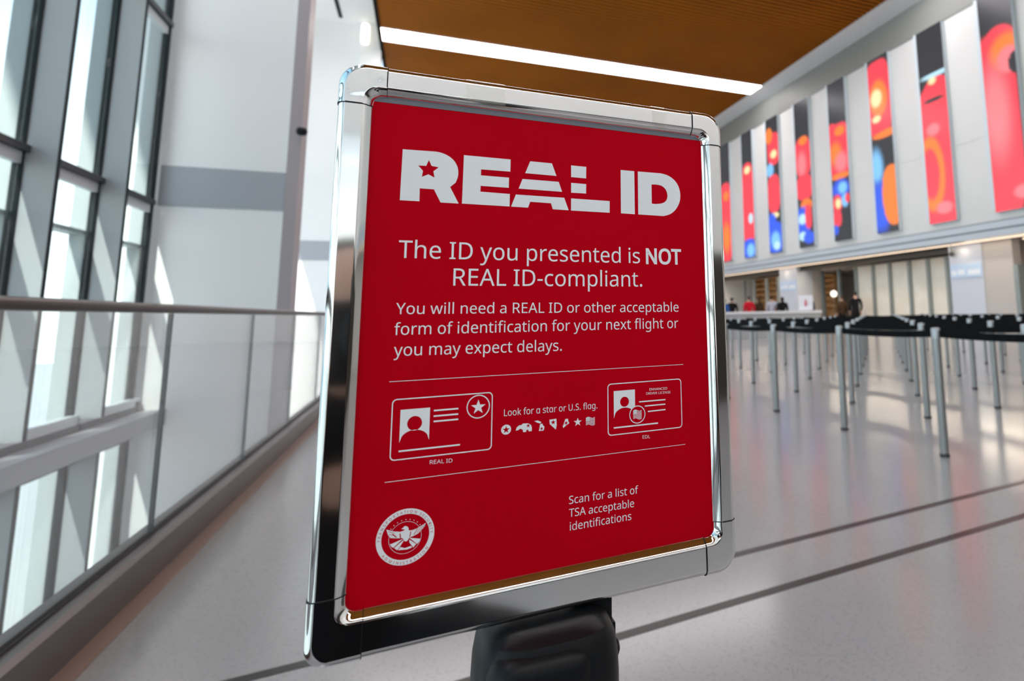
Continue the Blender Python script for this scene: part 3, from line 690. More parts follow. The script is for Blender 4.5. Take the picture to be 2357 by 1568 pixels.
# lettering -----------------------------------------------------------------
GL = {}
for ln in """-258:32 184,32 246,226 246,226 184
.215:58 43,59 61,64 75,72 85,82 92,94 96,107 97,120 96,132 92,142 85,151 75,156 61,157 43,156 26,151 12,142 2,132 -6,120 -10,107 -11,94 -10,82 -6,72 2,64 12,59 26
A512:437 0,368 177,141 177,73 0,0 0,224 575,289 575,512 0/282 415,274 438,263 473,255 500,247 468,238 438,230 415,165 241,346 241
C507:323 517,305 517,288 515,271 512,256 507,241 502,217 490,196 474,178 456,168 443,159 430,152 415,145 400,139 383,134 365,130 347,127 328,126 307,125 286,126 259,129 233,133 208,139 185,147 164,157 144,168 126,181 110,196 96,213 83,231 73,251 65,273 60,297 56,322 55,347 56,371 58,394 62,416 66,438 72,460 78,460 15,438 8,416 2,393 -2,379 -4,364 -6,348 -7,330 -8,312 -8,278 -7,247 -2,217 5,191 15,166 28,144 44,124 62,106 82,91 105,78 131,68 158,59 188,54 219,50 252,49 287,50 313,52 337,55 361,60 384,67 406,75 427,84 446,95 465,107 483,120 499,134 514,150 527,168 539,186 550,206 559,227 567,250 573,273 577,298 580,324 581,341 580,359 579,376 577,392 575,409 572,435 565,460 557,482 547,453 486,435 494,415 501,394 508,372 513,348 516
D585:536 292,535 255,531 220,524 188,514 158,501 131,485 106,467 84,447 64,424 47,399 33,371 21,341 12,309 5,274 1,237 0,78 0,78 573,254 573,288 571,320 567,350 561,378 552,404 540,428 526,450 510,470 491,487 470,502 446,514 420,524 392,531 361,535 328/460 289,459 319,456 346,451 371,444 394,435 415,424 433,411 450,396 464,380 477,361 487,341 496,319 502,296 507,271 510,244 511,150 511,150 62,228 62,272 64,311 71,346 82,377 98,402 119,423 144,439 174,451 208,458 246
E446:398 0,78 0,78 573,398 573,398 509,150 509,150 330,383 330,383 268,150 268,150 63,398 63
H594:516 0,443 0,443 267,150 267,150 0,78 0,78 573,150 573,150 330,443 330,443 573,516 573
I272:239 0,32 0,32 42,99 57,99 515,32 531,32 573,239 573,239 531,172 515,172 57,239 42
L420:78 0,78 573,150 573,150 64,400 64,400 0
M727:330 0,142 502,139 502,140 490,141 477,142 461,142 444,143 426,144 407,144 387,144 367,144 347,144 0,78 0,78 573,184 573,361 103,364 103,544 573,650 573,650 0,578 0,578 352,578 371,579 389,579 408,580 426,580 443,581 460,584 501,581 501,390 0
N609:532 0,447 0,141 476,138 476,139 462,140 448,141 432,143 378,144 359,144 340,144 320,144 0,78 0,78 573,161 573,467 99,470 99,468 137,466 193,465 213,464 232,464 249,464 573,532 573
O626:577 287,577 261,575 236,571 212,567 189,561 166,553 145,544 125,534 107,523 89,510 73,496 58,481 44,465 32,447 22,428 13,407 5,386 -1,363 -5,339 -7,314 -8,287 -7,262 -5,239 0,217 6,196 13,177 22,159 33,143 45,128 59,114 73,101 90,90 107,80 126,72 146,65 167,59 189,55 212,51 237,50 262,49 288,50 322,54 355,59 386,67 415,78 442,91 467,106 490,123 510,143 529,166 545,190 558,218 568,247 575,280 580,314 581,348 580,379 576,408 568,434 558,459 545,481 529,501 511,519 490,534 468,547 442,558 415,567 386,573 355,576 322/125 287,126 259,128 233,132 208,138 184,145 163,154 143,165 125,177 109,191 95,207 83,225 72,245 65,266 59,289 56,314 55,339 56,362 59,383 65,402 72,420 83,435 95,449 109,462 125,472 143,481 163,488 184,494 208,498 233,500 259,501 287,499 329,494 366,485 400,472 430,456 457,436 479,412 496,384 508,351 516,314 518,289 517,266 514,245 508,225 500,207 490,191 478,177 464,165 449,154 431,145 411,138 389,132 366,128 342,126 315
P485:229 573,272 571,309 566,342 557,370 544,393 528,411 509,426 487,436 463,442 435,444 404,443 381,439 358,433 336,423 316,411 296,395 278,383 268,371 259,356 251,341 244,324 238,306 232,285 228,264 225,241 224,216 223,150 223,150 0,78 0,78 573/223 511,150 511,150 285,208 285,229 285,248 287,266 289,283 292,298 296,320 306,338 318,352 334,362 352,368 375,370 401,368 422,364 441,357 457,347 472,334 484,319 493,300 501,277 506,252 510
R499:236 573,263 572,289 570,312 566,334 561,353 555,371 547,386 537,400 526,412 514,422 500,430 485,436 469,441 450,443 431,444 410,442 381,437 356,427 334,415 315,401 298,385 285,367 274,349 264,330 257,487 0,403 0,264 237,150 237,150 0,78 0,78 573/232 510,150 510,150 298,236 298,262 299,286 302,306 307,323 315,338 325,349 337,358 351,365 368,368 386,370 407,368 430,363 450,355 467,343 480,328 491,310 500,287 505,261 509
S440:403 153,402 133,399 115,394 97,387 81,378 66,367 53,354 40,340 29,324 20,307 11,288 4,267 -1,245 -5,222 -7,198 -8,177 -8,157 -7,137 -5,118 -2,100 1,83 4,68 9,54 14,41 19,41 88,62 80,86 72,113 65,130 61,147 58,165 56,183 55,201 55,228 56,252 60,273 66,290 74,305 85,316 98,324 113,329 129,330 147,329 164,325 180,318 194,308 207,295 218,277 230,264 236,250 243,234 250,216 257,196 265,172 274,151 284,131 294,114 305,98 317,85 330,74 344,65 359,57 375,52 393,49 413,48 435,49 452,52 469,56 485,63 499,71 513,81 525,93 536,106 546,120 555,136 563,153 569,171 574,190 578,210 580,231 581,250 580,268 579,285 577,302 575,318 572,343 565,367 558,389 549,366 487,346 495,325 502,302 508,278 513,254 516,229 517,207 516,187 513,169 507,155 499,142 489,133 478,126 464,122 450,121 434,122 416,126 400,133 386,143 373,156 362,172 351,184 345,197 339,212 332,228 325,246 318,266 311,284 303,301 295,317 287,332 279,353 264,371 247,385 228,395 206,401 181
T446:259 0,187 0,187 509,8 509,8 573,437 573,437 509,259 509
U586:513 202,512 179,509 156,505 135,498 115,489 95,479 77,466 60,451 45,435 32,416 20,395 10,372 2,347 -4,320 -7,290 -8,250 -6,213 1,181 13,152 29,128 50,108 75,92 103,81 133,74 167,72 204,72 573,144 573,144 201,146 175,150 150,158 129,168 110,182 93,198 79,218 68,240 61,266 56,294 55,314 55,333 58,350 61,365 67,379 73,399 88,415 105,427 126,435 149,440 174,442 202,442 573,513 573
V481:481 573,277 0,204 0,0 573,75 573,204 205,210 190,215 175,220 160,231 119,235 106,238 93,241 80,243 93,246 106,250 119,253 133,257 147,262 161,277 207,405 573
Y454:227 291,376 573,454 573,263 222,263 0,191 0,191 219,0 573,79 573
a450:231 437,261 436,287 432,311 425,331 415,347 403,361 387,371 368,379 346,383 321,385 293,385 0,334 0,320 61,317 61,304 46,292 33,279 22,265 13,250 5,234 -1,216 -5,195 -7,172 -8,148 -7,124 -2,103 6,84 16,68 30,55 48,45 68,39 92,37 119,39 144,45 166,55 186,69 203,87 219,110 231,137 241,168 249,203 254,243 257,316 259,316 285,313 317,306 342,293 359,275 371,253 378,227 380,205 379,183 376,163 370,143 363,124 355,106 347,84 400,104 410,126 419,151 426,166 430,182 433,198 435,214 437/252 208,222 206,196 202,173 197,155 190,141 182,124 165,113 144,110 119,112 97,120 79,132 66,148 56,167 51,188 49,210 50,229 54,247 60,264 68,279 79,292 92,302 108,309 127,314 148,315 172,315 210
b493:139 461,139 443,138 426,138 410,137 396,136 383,135 373,139 373,153 390,169 405,189 419,203 425,218 430,234 434,252 436,272 437,303 435,331 428,357 417,380 401,401 381,418 357,432 328,441 295,447 257,449 215,448 186,446 160,441 135,435 112,427 91,417 73,406 56,394 41,380 28,365 17,348 8,331 1,312 -4,293 -7,272 -8,252 -7,234 -5,218 -1,203 4,189 10,169 24,153 38,139 55,133 55,119 0,68 0,68 609,139 609/260 379,231 377,207 371,188 361,172 348,159 330,150 308,146 293,143 277,141 258,139 239,139 217,139 214,140 184,143 157,148 132,155 111,165 93,177 77,193 66,212 57,235 52,261 51,283 52,303 57,320 66,335 78,348 93,358 112,366 133,372 158,375 185,376 216,375 247,372 274,366 298,358 320,348 338,335 352,320 364,302 372,282 377
c385:241 -8,218 -7,197 -4,177 0,157 7,139 15,122 26,107 38,93 52,80 69,69 87,60 108,53 131,48 156,45 183,44 213,45 243,48 271,54 297,61 321,71 342,82 360,95 377,109 392,125 404,142 415,161 423,181 429,201 434,223 437,245 438,267 437,288 435,309 431,328 426,344 421,358 415,337 356,323 361,308 365,292 370,275 373,259 375,244 376,217 374,193 368,172 358,155 343,141 325,131 303,126 288,122 271,119 253,118 234,117 213,118 193,119 175,122 157,126 141,131 126,141 104,155 86,172 71,191 61,214 55,240 53,262 54,283 56,302 60,319 65,336 71,351 78,351 15,336 8,320 3,304 -2,285 -5,264 -7
d493:221 -8,190 -6,162 1,136 12,113 28,92 48,75 72,61 101,52 134,46 172,44 214,46 256,52 294,62 327,75 357,93 381,113 402,137 417,162 429,191 436,221 438,243 437,262 434,280 429,296 423,310 416,323 407,335 397,345 386,354 374,359 374,356 405,355 418,355 429,354 438,354 609,425 609,425 0,368 0,358 58,354 58,345 46,335 35,323 24,310 15,296 7,279 1,262 -4,242 -7/232 51,257 52,280 56,299 64,315 74,328 88,338 104,345 124,351 146,354 172,355 200,355 213,354 244,351 271,346 296,338 318,329 336,316 352,300 364,281 372,258 378,231 379,209 377,190 372,173 363,158 350,146 334,135 315,127 293,122 269,118 242,117 213,118 183,122 156,127 133,135 111,146 93,158 78,173 66,190 57,210 52
e452:234 438,256 437,276 434,295 429,313 422,329 414,344 403,358 391,370 378,381 363,390 346,398 328,404 309,408 288,411 267,411 244,411 201,117 201,119 173,124 148,131 126,141 107,154 90,170 77,187 66,207 58,230 54,254 52,280 53,305 56,327 60,348 66,370 73,392 82,392 20,370 11,349 4,327 -1,304 -5,279 -7,251 -8,227 -7,204 -4,183 1,162 8,143 17,125 28,109 41,94 55,81 72,70 91,61 112,53 134,48 158,45 184,44 212,45 239,48 265,53 289,59 312,68 333,78 352,90 369,103 385,118 399,134 411,152 420,171 428,191 433,212 437/233 380,214 379,196 375,180 368,166 359,154 348,143 334,134 318,127 300,122 280,119 257,338 257,336 281,333 302,326 322,318 338,306 353,292 364,276 373,256 378
f276:266 375,158 375,158 0,87 0,87 375,12 375,12 408,87 432,87 457,88 478,90 498,93 516,98 532,104 547,116 568,132 585,152 597,174 606,199 612,227 613,244 613,259 612,274 609,287 606,300 603,310 599,292 544,283 546,273 549,262 552,251 554,239 555,228 556,206 553,189 545,175 532,166 513,160 489,158 458,158 430,266 430
g493:221 438,248 436,273 431,297 422,319 409,338 393,355 373,359 373,369 430,425 430,425 -7,424 -31,422 -53,418 -73,412 -92,404 -109,395 -125,384 -139,371 -152,357 -162,341 -172,323 -179,303 -185,281 -189,258 -192,233 -192,214 -192,197 -191,179 -190,163 -188,147 -186,122 -180,99 -174,78 -165,78 -100,99 -110,123 -118,149 -125,166 -128,183 -131,200 -133,218 -134,237 -134,258 -133,277 -129,294 -122,310 -113,324 -101,335 -88,344 -72,350 -54,354 -34,355 -13,355 4,356 32,358 57,354 57,338 37,320 21,299 8,275 -1,250 -6,221 -8,189 -6,160 1,134 13,111 29,91 51,74 76,61 105,52 138,46 174,44 214,46 253,52 289,61 322,74 351,91 377,111 399,134 416,160 428,189 435/230 379,207 376,187 370,169 359,153 344,140 326,130 303,126 288,122 271,119 253,118 234,117 213,118 183,122 156,128 131,136 110,146 92,159 77,174 65,191 56,210 51,232 50,253 51,271 53,288 58,303 65,315 74,326 85,336 98,343 113,349 131,353 151,355 173,356 197,356 214,356 237,354 257,351 276,348 293,343 309,332 331,319 348,302 362,281 371,257 377
h496:139 431,139 420,138 410,138 399,135 370,140 370,149 385,161 397,174 407,188 416,204 424,221 429,238 434,255 436,273 437,294 436,312 434,330 431,346 427,360 421,382 408,399 391,413 370,419 355,424 339,428 321,430 301,431 280,431 0,361 0,361 275,360 295,357 313,352 328,346 342,338 353,319 367,295 376,265 379,235 377,210 370,189 360,173 347,160 329,150 308,146 293,143 277,141 260,139 242,139 222,139 0,68 0,68 609,139 609
i207:139 430,139 0,68 0,68 430/104 591,115 590,124 586,133 580,140 572,144 560,145 546,144 532,140 521,133 512,124 506,115 502,104 501,93 502,83 506,75 512,68 521,64 532,63 546,64 560,68 572,75 580,83 586,93 590
k428:138 291,138 282,137 270,137 257,135 221,138 221,152 240,172 264,189 285,326 430,409 430,235 246,421 0,336 0,187 200,138 158,138 0,68 0,68 609,138 609
l207:139 0,68 0,68 609,139 609
m750:540 438,567 436,592 432,614 424,633 414,649 401,662 384,672 363,679 339,683 311,685 280,685 0,615 0,615 277,613 308,606 333,594 353,577 367,555 376,528 379,504 377,483 373,465 366,450 355,438 342,429 327,421 308,416 287,412 264,411 237,411 0,342 0,342 277,341 298,337 317,332 333,325 347,315 359,303 367,289 374,272 377,253 379,227 377,204 370,185 360,170 347,158 329,150 308,146 294,143 278,140 261,139 243,139 223,139 0,68 0,68 430,125 430,136 371,140 371,149 385,160 398,173 409,186 418,201 425,217 431,233 435,249 437,266 438,285 437,303 435,320 431,335 427,349 420,369 406,386 388,398 366,402 366,411 380,422 392,433 403,446 412,461 420,476 427,491 431,507 435,523 437
n496:275 438,304 436,331 432,354 424,374 414,391 401,405 384,416 363,424 339,429 311,431 280,431 0,361 0,361 275,360 295,357 313,352 328,346 342,338 353,319 367,295 376,265 379,238 377,215 372,195 364,179 353,166 338,156 321,149 301,143 278,140 252,139 223,139 0,68 0,68 430,125 430,136 371,140 371,150 385,162 398,175 409,190 418,206 425,222 431,239 435,257 437
o485:442 216,441 195,440 175,437 156,433 138,428 121,422 105,415 90,407 76,398 63,388 51,369 33,348 18,324 7,309 1,293 -3,277 -6,259 -7,241 -8,214 -6,188 -1,163 7,140 18,119 33,100 51,90 63,81 76,73 90,65 105,59 121,54 138,49 156,46 175,45 195,44 216,45 243,48 269,53 293,60 316,68 336,79 355,91 372,105 387,120 400,137 412,156 421,176 428,197 434,220 437,244 438,267 437,288 434,309 428,328 421,347 412,364 400,379 387,393 372,406 355,417 336,426 316,433 293,438 269,441 243/117 216,118 196,119 177,122 160,126 143,130 128,141 105,155 86,172 71,192 59,216 53,243 51,270 53,294 59,314 71,331 86,345 105,356 128,360 143,364 160,367 177,368 196,369 216,368 236,367 254,364 272,360 288,355 303,345 325,331 344,314 359,294 370,270 376,242 379,217 377,195 372,176 363,160 351,147 335,136 317,128 295,122 271,118 245
p493:273 438,303 436,331 429,357 418,380 402,401 383,418 358,432 329,441 296,447 258,449 216,448 187,446 161,441 136,435 114,427 93,417 74,407 57,394 41,380 28,365 17,349 8,331 1,313 -4,293 -7,272 -8,251 -7,231 -4,213 1,197 7,182 15,170 24,158 33,148 44,139 55,134 55,137 20,138 7,139 -5,139 -16,139 -192,68 -192,68 430,126 430,136 371,139 371,148 383,158 394,170 405,182 414,197 422,213 429,231 434,251 437/260 379,233 377,210 371,190 362,174 349,161 333,152 313,147 299,144 284,141 267,140 249,139 229,139 216,139 195,141 176,143 158,146 141,150 126,159 103,172 85,188 70,208 59,233 53,261 51,286 53,308 60,326 72,341 88,354 108,364 131,368 146,372 163,374 180,376 198,376 217,375 245,372 271,366 294,358 316,348 334,335 350,320 363,302 371,282 377
q493:354 -9,355 25,356 37,357 48,358 58,354 58,340 40,323 25,303 11,289 4,274 -1,257 -5,239 -7,219 -8,189 -6,161 1,136 12,113 28,93 48,75 72,62 101,52 134,46 172,44 214,45 243,48 269,52 294,58 317,67 338,76 357,87 373,100 388,114 402,129 413,146 422,163 429,182 434,201 437,221 438,241 437,259 435,275 431,290 426,304 419,324 405,341 389,355 371,358 371,369 430,425 430,425 -192,354 -192/233 51,260 52,284 58,304 67,320 79,333 96,342 116,347 130,350 145,353 162,354 180,355 199,355 213,354 244,351 272,345 297,338 319,328 337,315 352,299 364,280 373,257 378,231 379,209 377,190 372,172 363,158 350,145 334,135 315,127 293,122 269,118 242,117 213,118 183,122 157,127 133,135 112,146 93,158 78,173 66,191 57,210 52
r331:269 438,295 437,304 436,312 435,319 433,310 368,287 372,279 373,271 374,264 374,248 373,232 369,217 363,202 355,189 346,176 334,166 321,156 305,149 289,143 270,140 251,139 229,139 0,68 0,68 430,126 430,134 351,137 351,147 367,158 381,170 395,183 407,198 418,214 426,231 433,249 437
s384:348 119,346 92,339 69,327 49,311 32,292 18,268 6,252 1,235 -3,216 -6,197 -7,176 -8,148 -7,122 -5,99 -1,78 5,59 11,42 19,42 83,60 75,81 67,104 60,128 54,153 50,178 49,211 51,236 57,256 66,269 79,277 94,280 112,279 123,276 132,271 141,264 150,253 158,239 167,222 176,200 185,174 196,148 206,124 217,103 228,84 239,69 252,57 266,48 283,43 302,41 324,43 345,48 364,57 380,69 395,85 408,104 419,125 427,149 433,174 437,202 438,228 437,252 434,275 430,298 424,319 417,339 409,315 353,297 360,278 366,258 372,238 377,218 379,197 380,171 379,149 374,131 366,118 356,111 343,108 328,109 317,113 307,119 298,127 290,139 282,154 274,172 266,193 256,219 246,245 236,268 226,289 215,306 203,321 191,333 176,341 159,346 140
t289:212 50,222 50,233 51,245 53,255 54,264 56,272 59,272 5,263 1,253 -2,240 -4,226 -6,213 -8,200 -8,178 -7,157 -3,138 4,120 13,104 27,91 44,85 57,80 71,77 87,74 105,74 125,74 375,13 375,13 409,75 437,103 528,144 528,144 430,269 430,269 375,144 375,144 127,146 103,153 83,163 69,177 58,193 52
u496:427 430,427 0,370 0,359 57,356 57,346 43,334 31,321 20,306 11,290 4,273 -1,256 -5,238 -7,220 -8,200 -7,181 -5,164 -2,148 3,134 8,112 21,95 38,81 59,75 74,70 90,66 108,64 127,63 148,63 430,135 430,135 153,136 134,138 116,143 101,150 87,158 76,176 62,200 53,230 51,260 53,285 59,306 69,323 82,336 100,345 121,349 136,353 152,355 169,356 187,357 206,357 430
w630:346 243,336 276,328 308,321 335,316 357,313 357,308 335,302 307,294 275,291 264,287 253,284 242,207 1,127 1,9 431,82 431,141 201,145 186,149 170,153 154,163 109,166 96,168 84,169 73,172 73,178 97,185 128,193 160,201 188,277 431,354 431,428 188,440 149,444 135,447 122,451 109,454 96,456 84,457 74,460 74,462 84,464 95,466 108,469 122,473 137,477 153,489 201,549 431,621 431,502 1,419 1
x424:170 220,22 430,102 430,213 268,322 430,402 430,253 220,410 0,330 0,213 172,94 0,14 0
y409:1 430,76 430,169 185,184 144,188 130,193 117,196 105,200 92,203 80,205 68,209 68,212 83,217 100,224 121,231 142,238 164,245 186,333 430,409 430,224 -59,213 -85,201 -108,188 -130,173 -148,157 -164,138 -176,117 -185,94 -191,67 -192,55 -192,44 -192,34 -190,9 -186,9 -130,30 -133,38 -134,47 -135,56 -135,72 -134,86 -131,99 -126,110 -118,121 -110,130 -99,138 -87,145 -73,152 -59,174 -2
_209:""".split('\n'):
    ch, rest = ln[0], ln[1:]; adv, body = rest.split(':', 1)
    GL[' ' if ch == '_' else ch] = (int(adv), [[tuple(int(c) for c in p.split(' ')) for p in L.split(',')] for L in body.split('/') if L])
def flat_mesh(name, loops, offset=0.0):
    """fill closed 2D loops (holes by overlap); returns list of (x, y) and faces in mm"""
    cu = bpy.data.curves.new(name, 'CURVE'); cu.dimensions = '2D'; cu.fill_mode = 'BOTH'; cu.offset = offset
    for L in loops:
        sp = cu.splines.new('POLY'); sp.points.add(len(L)-1); sp.use_cyclic_u = True
        for p, q in zip(sp.points, L): p.co = (q[0], q[1], 0, 1)
    o = bpy.data.objects.new(name, cu); COL.objects.link(o)
    dg = bpy.context.evaluated_depsgraph_get(); dg.update()
    me = bpy.data.meshes.new_from_object(o.evaluated_get(dg))
    vs = [(v.co.x, v.co.y) for v in me.vertices]; fs = [tuple(p.vertices) for p in me.polygons]
    bpy.data.objects.remove(o); bpy.data.curves.remove(cu); bpy.data.meshes.remove(me)
    return vs, fs
class Ink:
    def __init__(s): s.v = []; s.f = []
    def fill(s, loops, offset=0.0, z=0.12):
        vs, fs = flat_mesh('ink', loops, offset); b = len(s.v)
        s.v += [SI(x, y, PZ+z) for x, y in vs]; s.f += [tuple(i+b for i in f) for f in fs]
    def line(s, x0, y0, x1, y1, w, z=0.12):
        d = Vector((x1-x0, y1-y0)).normalized()*w/2; n = Vector((-d.y, d.x))
        s.poly([(x0-n.x, y0-n.y), (x1-n.x, y1-n.y), (x1+n.x, y1+n.y), (x0+n.x, y0+n.y)], z)
    def poly(s, pts, z=0.12):
        b = len(s.v); s.v += [SI(x, y, PZ+z) for x, y in pts]
        for t in tessellate_polygon([[Vector((x, y, 0)) for x, y in pts]]): s.f.append(tuple(i+b for i in t))
    def ring(s, cx, cy, rx, ry, w, n=72, z=0.12):
        b = len(s.v)
        for i in range(n):
            t = 2*math.pi*i/n
            s.v.append(SI(cx+(rx-w/2)*math.cos(t), cy+(ry-w/2)*math.sin(t), PZ+z)); s.v.append(SI(cx+(rx+w/2)*math.cos(t), cy+(ry+w/2)*math.sin(t), PZ+z))
        for i in range(n):
            j = (i+1) % n; s.f.append((b+2*i, b+2*i+1, b+2*j+1, b+2*j))
    def build(s, name, mat, parent):
        me = bpy.data.meshes.new(name); me.from_pydata([tuple(v) for v in s.v], [], s.f)
        return link(name, me, mat, parent)
def circle(cx, cy, rx, ry, n=48): return [(cx+rx*math.cos(2*math.pi*i/n), cy+ry*math.sin(2*math.pi*i/n)) for i in range(n)]
def star(cx, cy, r, sy=0.95, k=0.40): return [(cx+r*(1 if i % 2 == 0 else k)*math.sin(math.pi*i/5), cy+r*sy*(1 if i % 2 == 0 else k)*math.cos(math.pi*i/5)) for i in range(10)]
def rrect(x0, y0, x1, y1, r, n=8):
    o = []
    for cx, cy, a0 in ((x1-r, y1-r, 0), (x0+r, y1-r, 90), (x0+r, y0+r, 180), (x1-r, y0+r, 270)):
        for k in range(n+1):
            a = math.radians(a0+90*k/n); o.append((cx+r*math.cos(a), cy+r*math.sin(a)))
    return o
def clip_below(L, ymin):
    o = []; n = len(L)
    for i in range(n):
        p, q = L[i], L[(i+1) % n]
        if p[1] >= ymin: o.append(p)
        if (p[1] >= ymin) != (q[1] >= ymin):
            t = (ymin-p[1])/(q[1]-p[1]); o.append((p[0]+t*(q[0]-p[0]), ymin))
    return o
def glyph_run(text, geometric=False):
    x = 0; loops = []
    for ch in text:
        if geometric and ch == 'a':
            adv, Ls = GL['q'] if 'q' in GL else GL['a']
            Ls = [clip_below(L, -5) if min(p[1] for p in L) < -100 else L for L in Ls]
        else: adv, Ls = GL[ch]
        loops.append([[(px+x, py) for px, py in L] for L in Ls]); x += adv
    return loops
def set_text(ink, text, x0, y0, x1, y1, cap=None, bold=0, geometric=False, z=0.12):
    runs = glyph_run(text, geometric); allp = [p for g in runs for L in g for p in L]
    a, b = min(p[0] for p in allp), max(p[0] for p in allp)
    sx = (x1-x0)/(b-a); capu = max(p[1] for p in GL['T'][1][0]); sy = cap/capu if cap else sx*(0.84 if geometric else 1.0)
    loops = []
    for g in runs:
        for L in g:
            loops.append([(x0+(px-a)*sx, y0+(y1-y0)*(px-a)/(b-a)+py*sy) for px, py in L])
    ink.fill(loops, bold, z)
def parse(s_): return [tuple(float(c) for c in p.split(',')) for p in s_.split(';')]
LOGO = [parse(s_) for s_ in ['36.04,269.27;51.85,269.6;56.56,269.56;61.37,268.34;65.35,265.9;67.87,262.56;68.95,258.9;68.82,255.15;67.6,251.46;64.4,248.51;69.8,238.65;58.97,238.68;54.84,246.43;46.62,246.46;46.75,238.67;35.66,238.64', '51.29,264.06;52.93,260.64;57.18,260.08;54.16,257.37;54.94,253.57;51.31,255.3;47.56,253.48;48.12,257.18;45.23,260.22;49.85,260.37', '72.13,269.1;101.83,269.04;101.77,261.1;83.02,261.02;82.98,257.21;100.99,257.16;100.91,250.59;82.96,250.58;82.92,246.93;101.69,246.66;101.64,238.68;71.79,238.77', '114.86,269.04;129.81,268.97;133,260.79;111.61,260.93', '109.87,257;134.61,256.97;137.02,250.46;107.39,250.53', '105.61,246.6;138.51,246.56;141.71,238.43;130.55,238.49;129.28,242.36;115.19,242.49;113.77,238.6;102.61,238.67', '143.36,268.8;154.38,268.73;154.21,260.75;143.37,260.86', '143.38,256.95;154.27,256.87;154.18,250.4;143.39,250.29', '143.39,246.47;171.72,246.38;171.57,238.34;143.33,238.32', '180.28,268.76;190.99,268.8;190.96,238.31;180.21,238.38', '193.77,268.81;212.63,268.98;217.99,267.95;222.94,265.4;226.61,261.27;228.16,256.61;228.28,252.23;227.04,247.78;223.97,243.25;219.72,240;214.32,238.29;209.83,238.21;193.62,238.3', '204.66,260.33;208.73,260.49;212.81,259.91;216.05,257.61;217.45,254.08;217.11,250.8;215.15,248.3;211.67,247.02;207.59,246.49;204.61,246.6']]
def smooth_run(L, i0, i1, n=6):
    """Catmull-Rom through the curved run i0..i1 of an outline"""
    o = L[:i0+1]
    for i in range(i0, i1):
        p1, p2 = L[i], L[i+1]; p0 = L[i-1] if i > i0 else (2*p1[0]-p2[0], 2*p1[1]-p2[1]); p3 = L[i+2] if i+2 <= i1 else (2*p2[0]-p1[0], 2*p2[1]-p1[1])
        for k in range(1, n+1):
            t = k/n; o.append(tuple(0.5*(2*b+(c-a)*t+(2*a-5*b+4*c-d)*t*t+(3*b-a-3*c+d)*t**3) for a, b, c, d in zip(p0, p1, p2, p3)))
    return o+L[i1+1:]
LOGO[0] = smooth_run(LOGO[0], 1, 8); LOGO[10] = smooth_run(LOGO[10], 1, 11); LOGO[11] = smooth_run(LOGO[11], 1, 8)
ink = Ink()
ink.fill([LOGO[0], LOGO[1]])
for L in LOGO[2:10]: ink.fill([L])
ink.fill([LOGO[10], LOGO[11]])
ink.build('headline_lettering', POSTER_WHITE, poster)
TEXT = [('The ID you presented is', 36.26, 205.01, 194.4, 204.49, 10.16, 0), ('NOT', 199.5, 204.4, 227.31, 204.42, 10.21, 1), ('REAL ID-compliant.', 68.02, 189.18, 195.83, 188.64, 10.16, 0), ('You will need a REAL ID or other acceptable', 36.3, 173.02, 224.49, 171.27, 6.34, 0), ('form of identification for your next flight or', 35.87, 161.43, 223.8, 160.11, None, 0), ('you may expect delays.', 36.15, 149.82, 137.21, 148.39, None, 0), ('Look for a star or U.S. flag.', 100.44, 111.81, 161.68, 111.29, 3.88, 0), ('REAL ID', 58.06, 89.53, 70.62, 89.11, None, 0), ('EDL', 194.18, 89.49, 199.99, 89.23, None, 0), ('ENHANCED', 200.04, 119.57, 213.77, 119.4, None, 0), ('DRIVER LICENSE', 197.47, 117.12, 216.23, 116.75, None, 0), ('Scan for a list of', 142.33, 56.42, 190.41, 56.15, None, 0), ('TSA acceptable', 142.35, 49.03, 187.2, 48.38, None, 0), ('identifications', 142.87, 41.19, 185.11, 40.94, None, 0)]
names = ['message_lettering', 'message_lettering', 'message_lettering', 'advice_lettering', 'advice_lettering', 'advice_lettering', 'hint_lettering', 'caption_lettering', 'caption_lettering', 'card_lettering', 'card_lettering', 'scan_lettering', 'scan_lettering', 'scan_lettering']
inks = {}
for nm, t in zip(names, TEXT):
    if nm == 'caption_lettering': nm_key = nm+t[0]
    else: nm_key = nm
    set_text(inks.setdefault(nm_key, Ink()), t[0], t[1], t[2], t[3], t[4], t[5], 0.42 if t[6] else 0.0, geometric=nm in ('hint_lettering', 'caption_lettering', 'card_lettering'))
for nm, i in inks.items(): i.build(nm if nm[0] != 'c' or 'caption' not in nm else 'caption_lettering', POSTER_WHITE, poster)
for y0_, y1_ in ((135.96, 135.23), (82.9, 82.54)):
    i = Ink(); i.line(34.5, y0_, 227, y1_, 0.32); i.build('divider_line', POSTER_WHITE, poster)
def person_icon(ink, x0, y0, x1, y1, hx, hy, hr, shy):
    """white portrait block with a head and shoulders cut out"""
    w = x1-x0; n = 14
    arc = [(x0+w*k/n, y0+(shy-y0)*math.sqrt(max(0, 1-((2*k/n-1))**2))) for k in range(n+1)]
    ink.fill([[(x0, y1), (x0, y0)]+arc[1:-1]+[(x1, y0), (x1, y1)], circle(hx, hy, hr*1.03, hr)])
def card(x0, y0, x1, y1, lines, port, name):
    i = Ink(); i.fill([rrect(x0, y0, x1, y1, 2.6), rrect(x0+.62, y0+.62, x1-.62, y1-.62, 2.1)])
    for l in lines: i.line(*l)
    person_icon(i, *port)
    return i
i = card(36.4, 93.6, 93.4, 126.4, [(59.3, 118.45, 73.2, 118.45, .9), (59.3, 115.4, 73.2, 115.4, .9), (59.4, 112.5, 73.3, 112.5, .9), (41, 98.3, 74.7, 98.3, .9)], (41.15, 102.75, 57.2, 120.35, 49.0, 112.5, 3.9, 109.0), 'a')
i.ring(84.85, 118.6, 6.6, 6.4, .62); i.poly(star(84.85, 118.3, 4.5)); i.build('licence_drawing', POSTER_WHITE, poster)
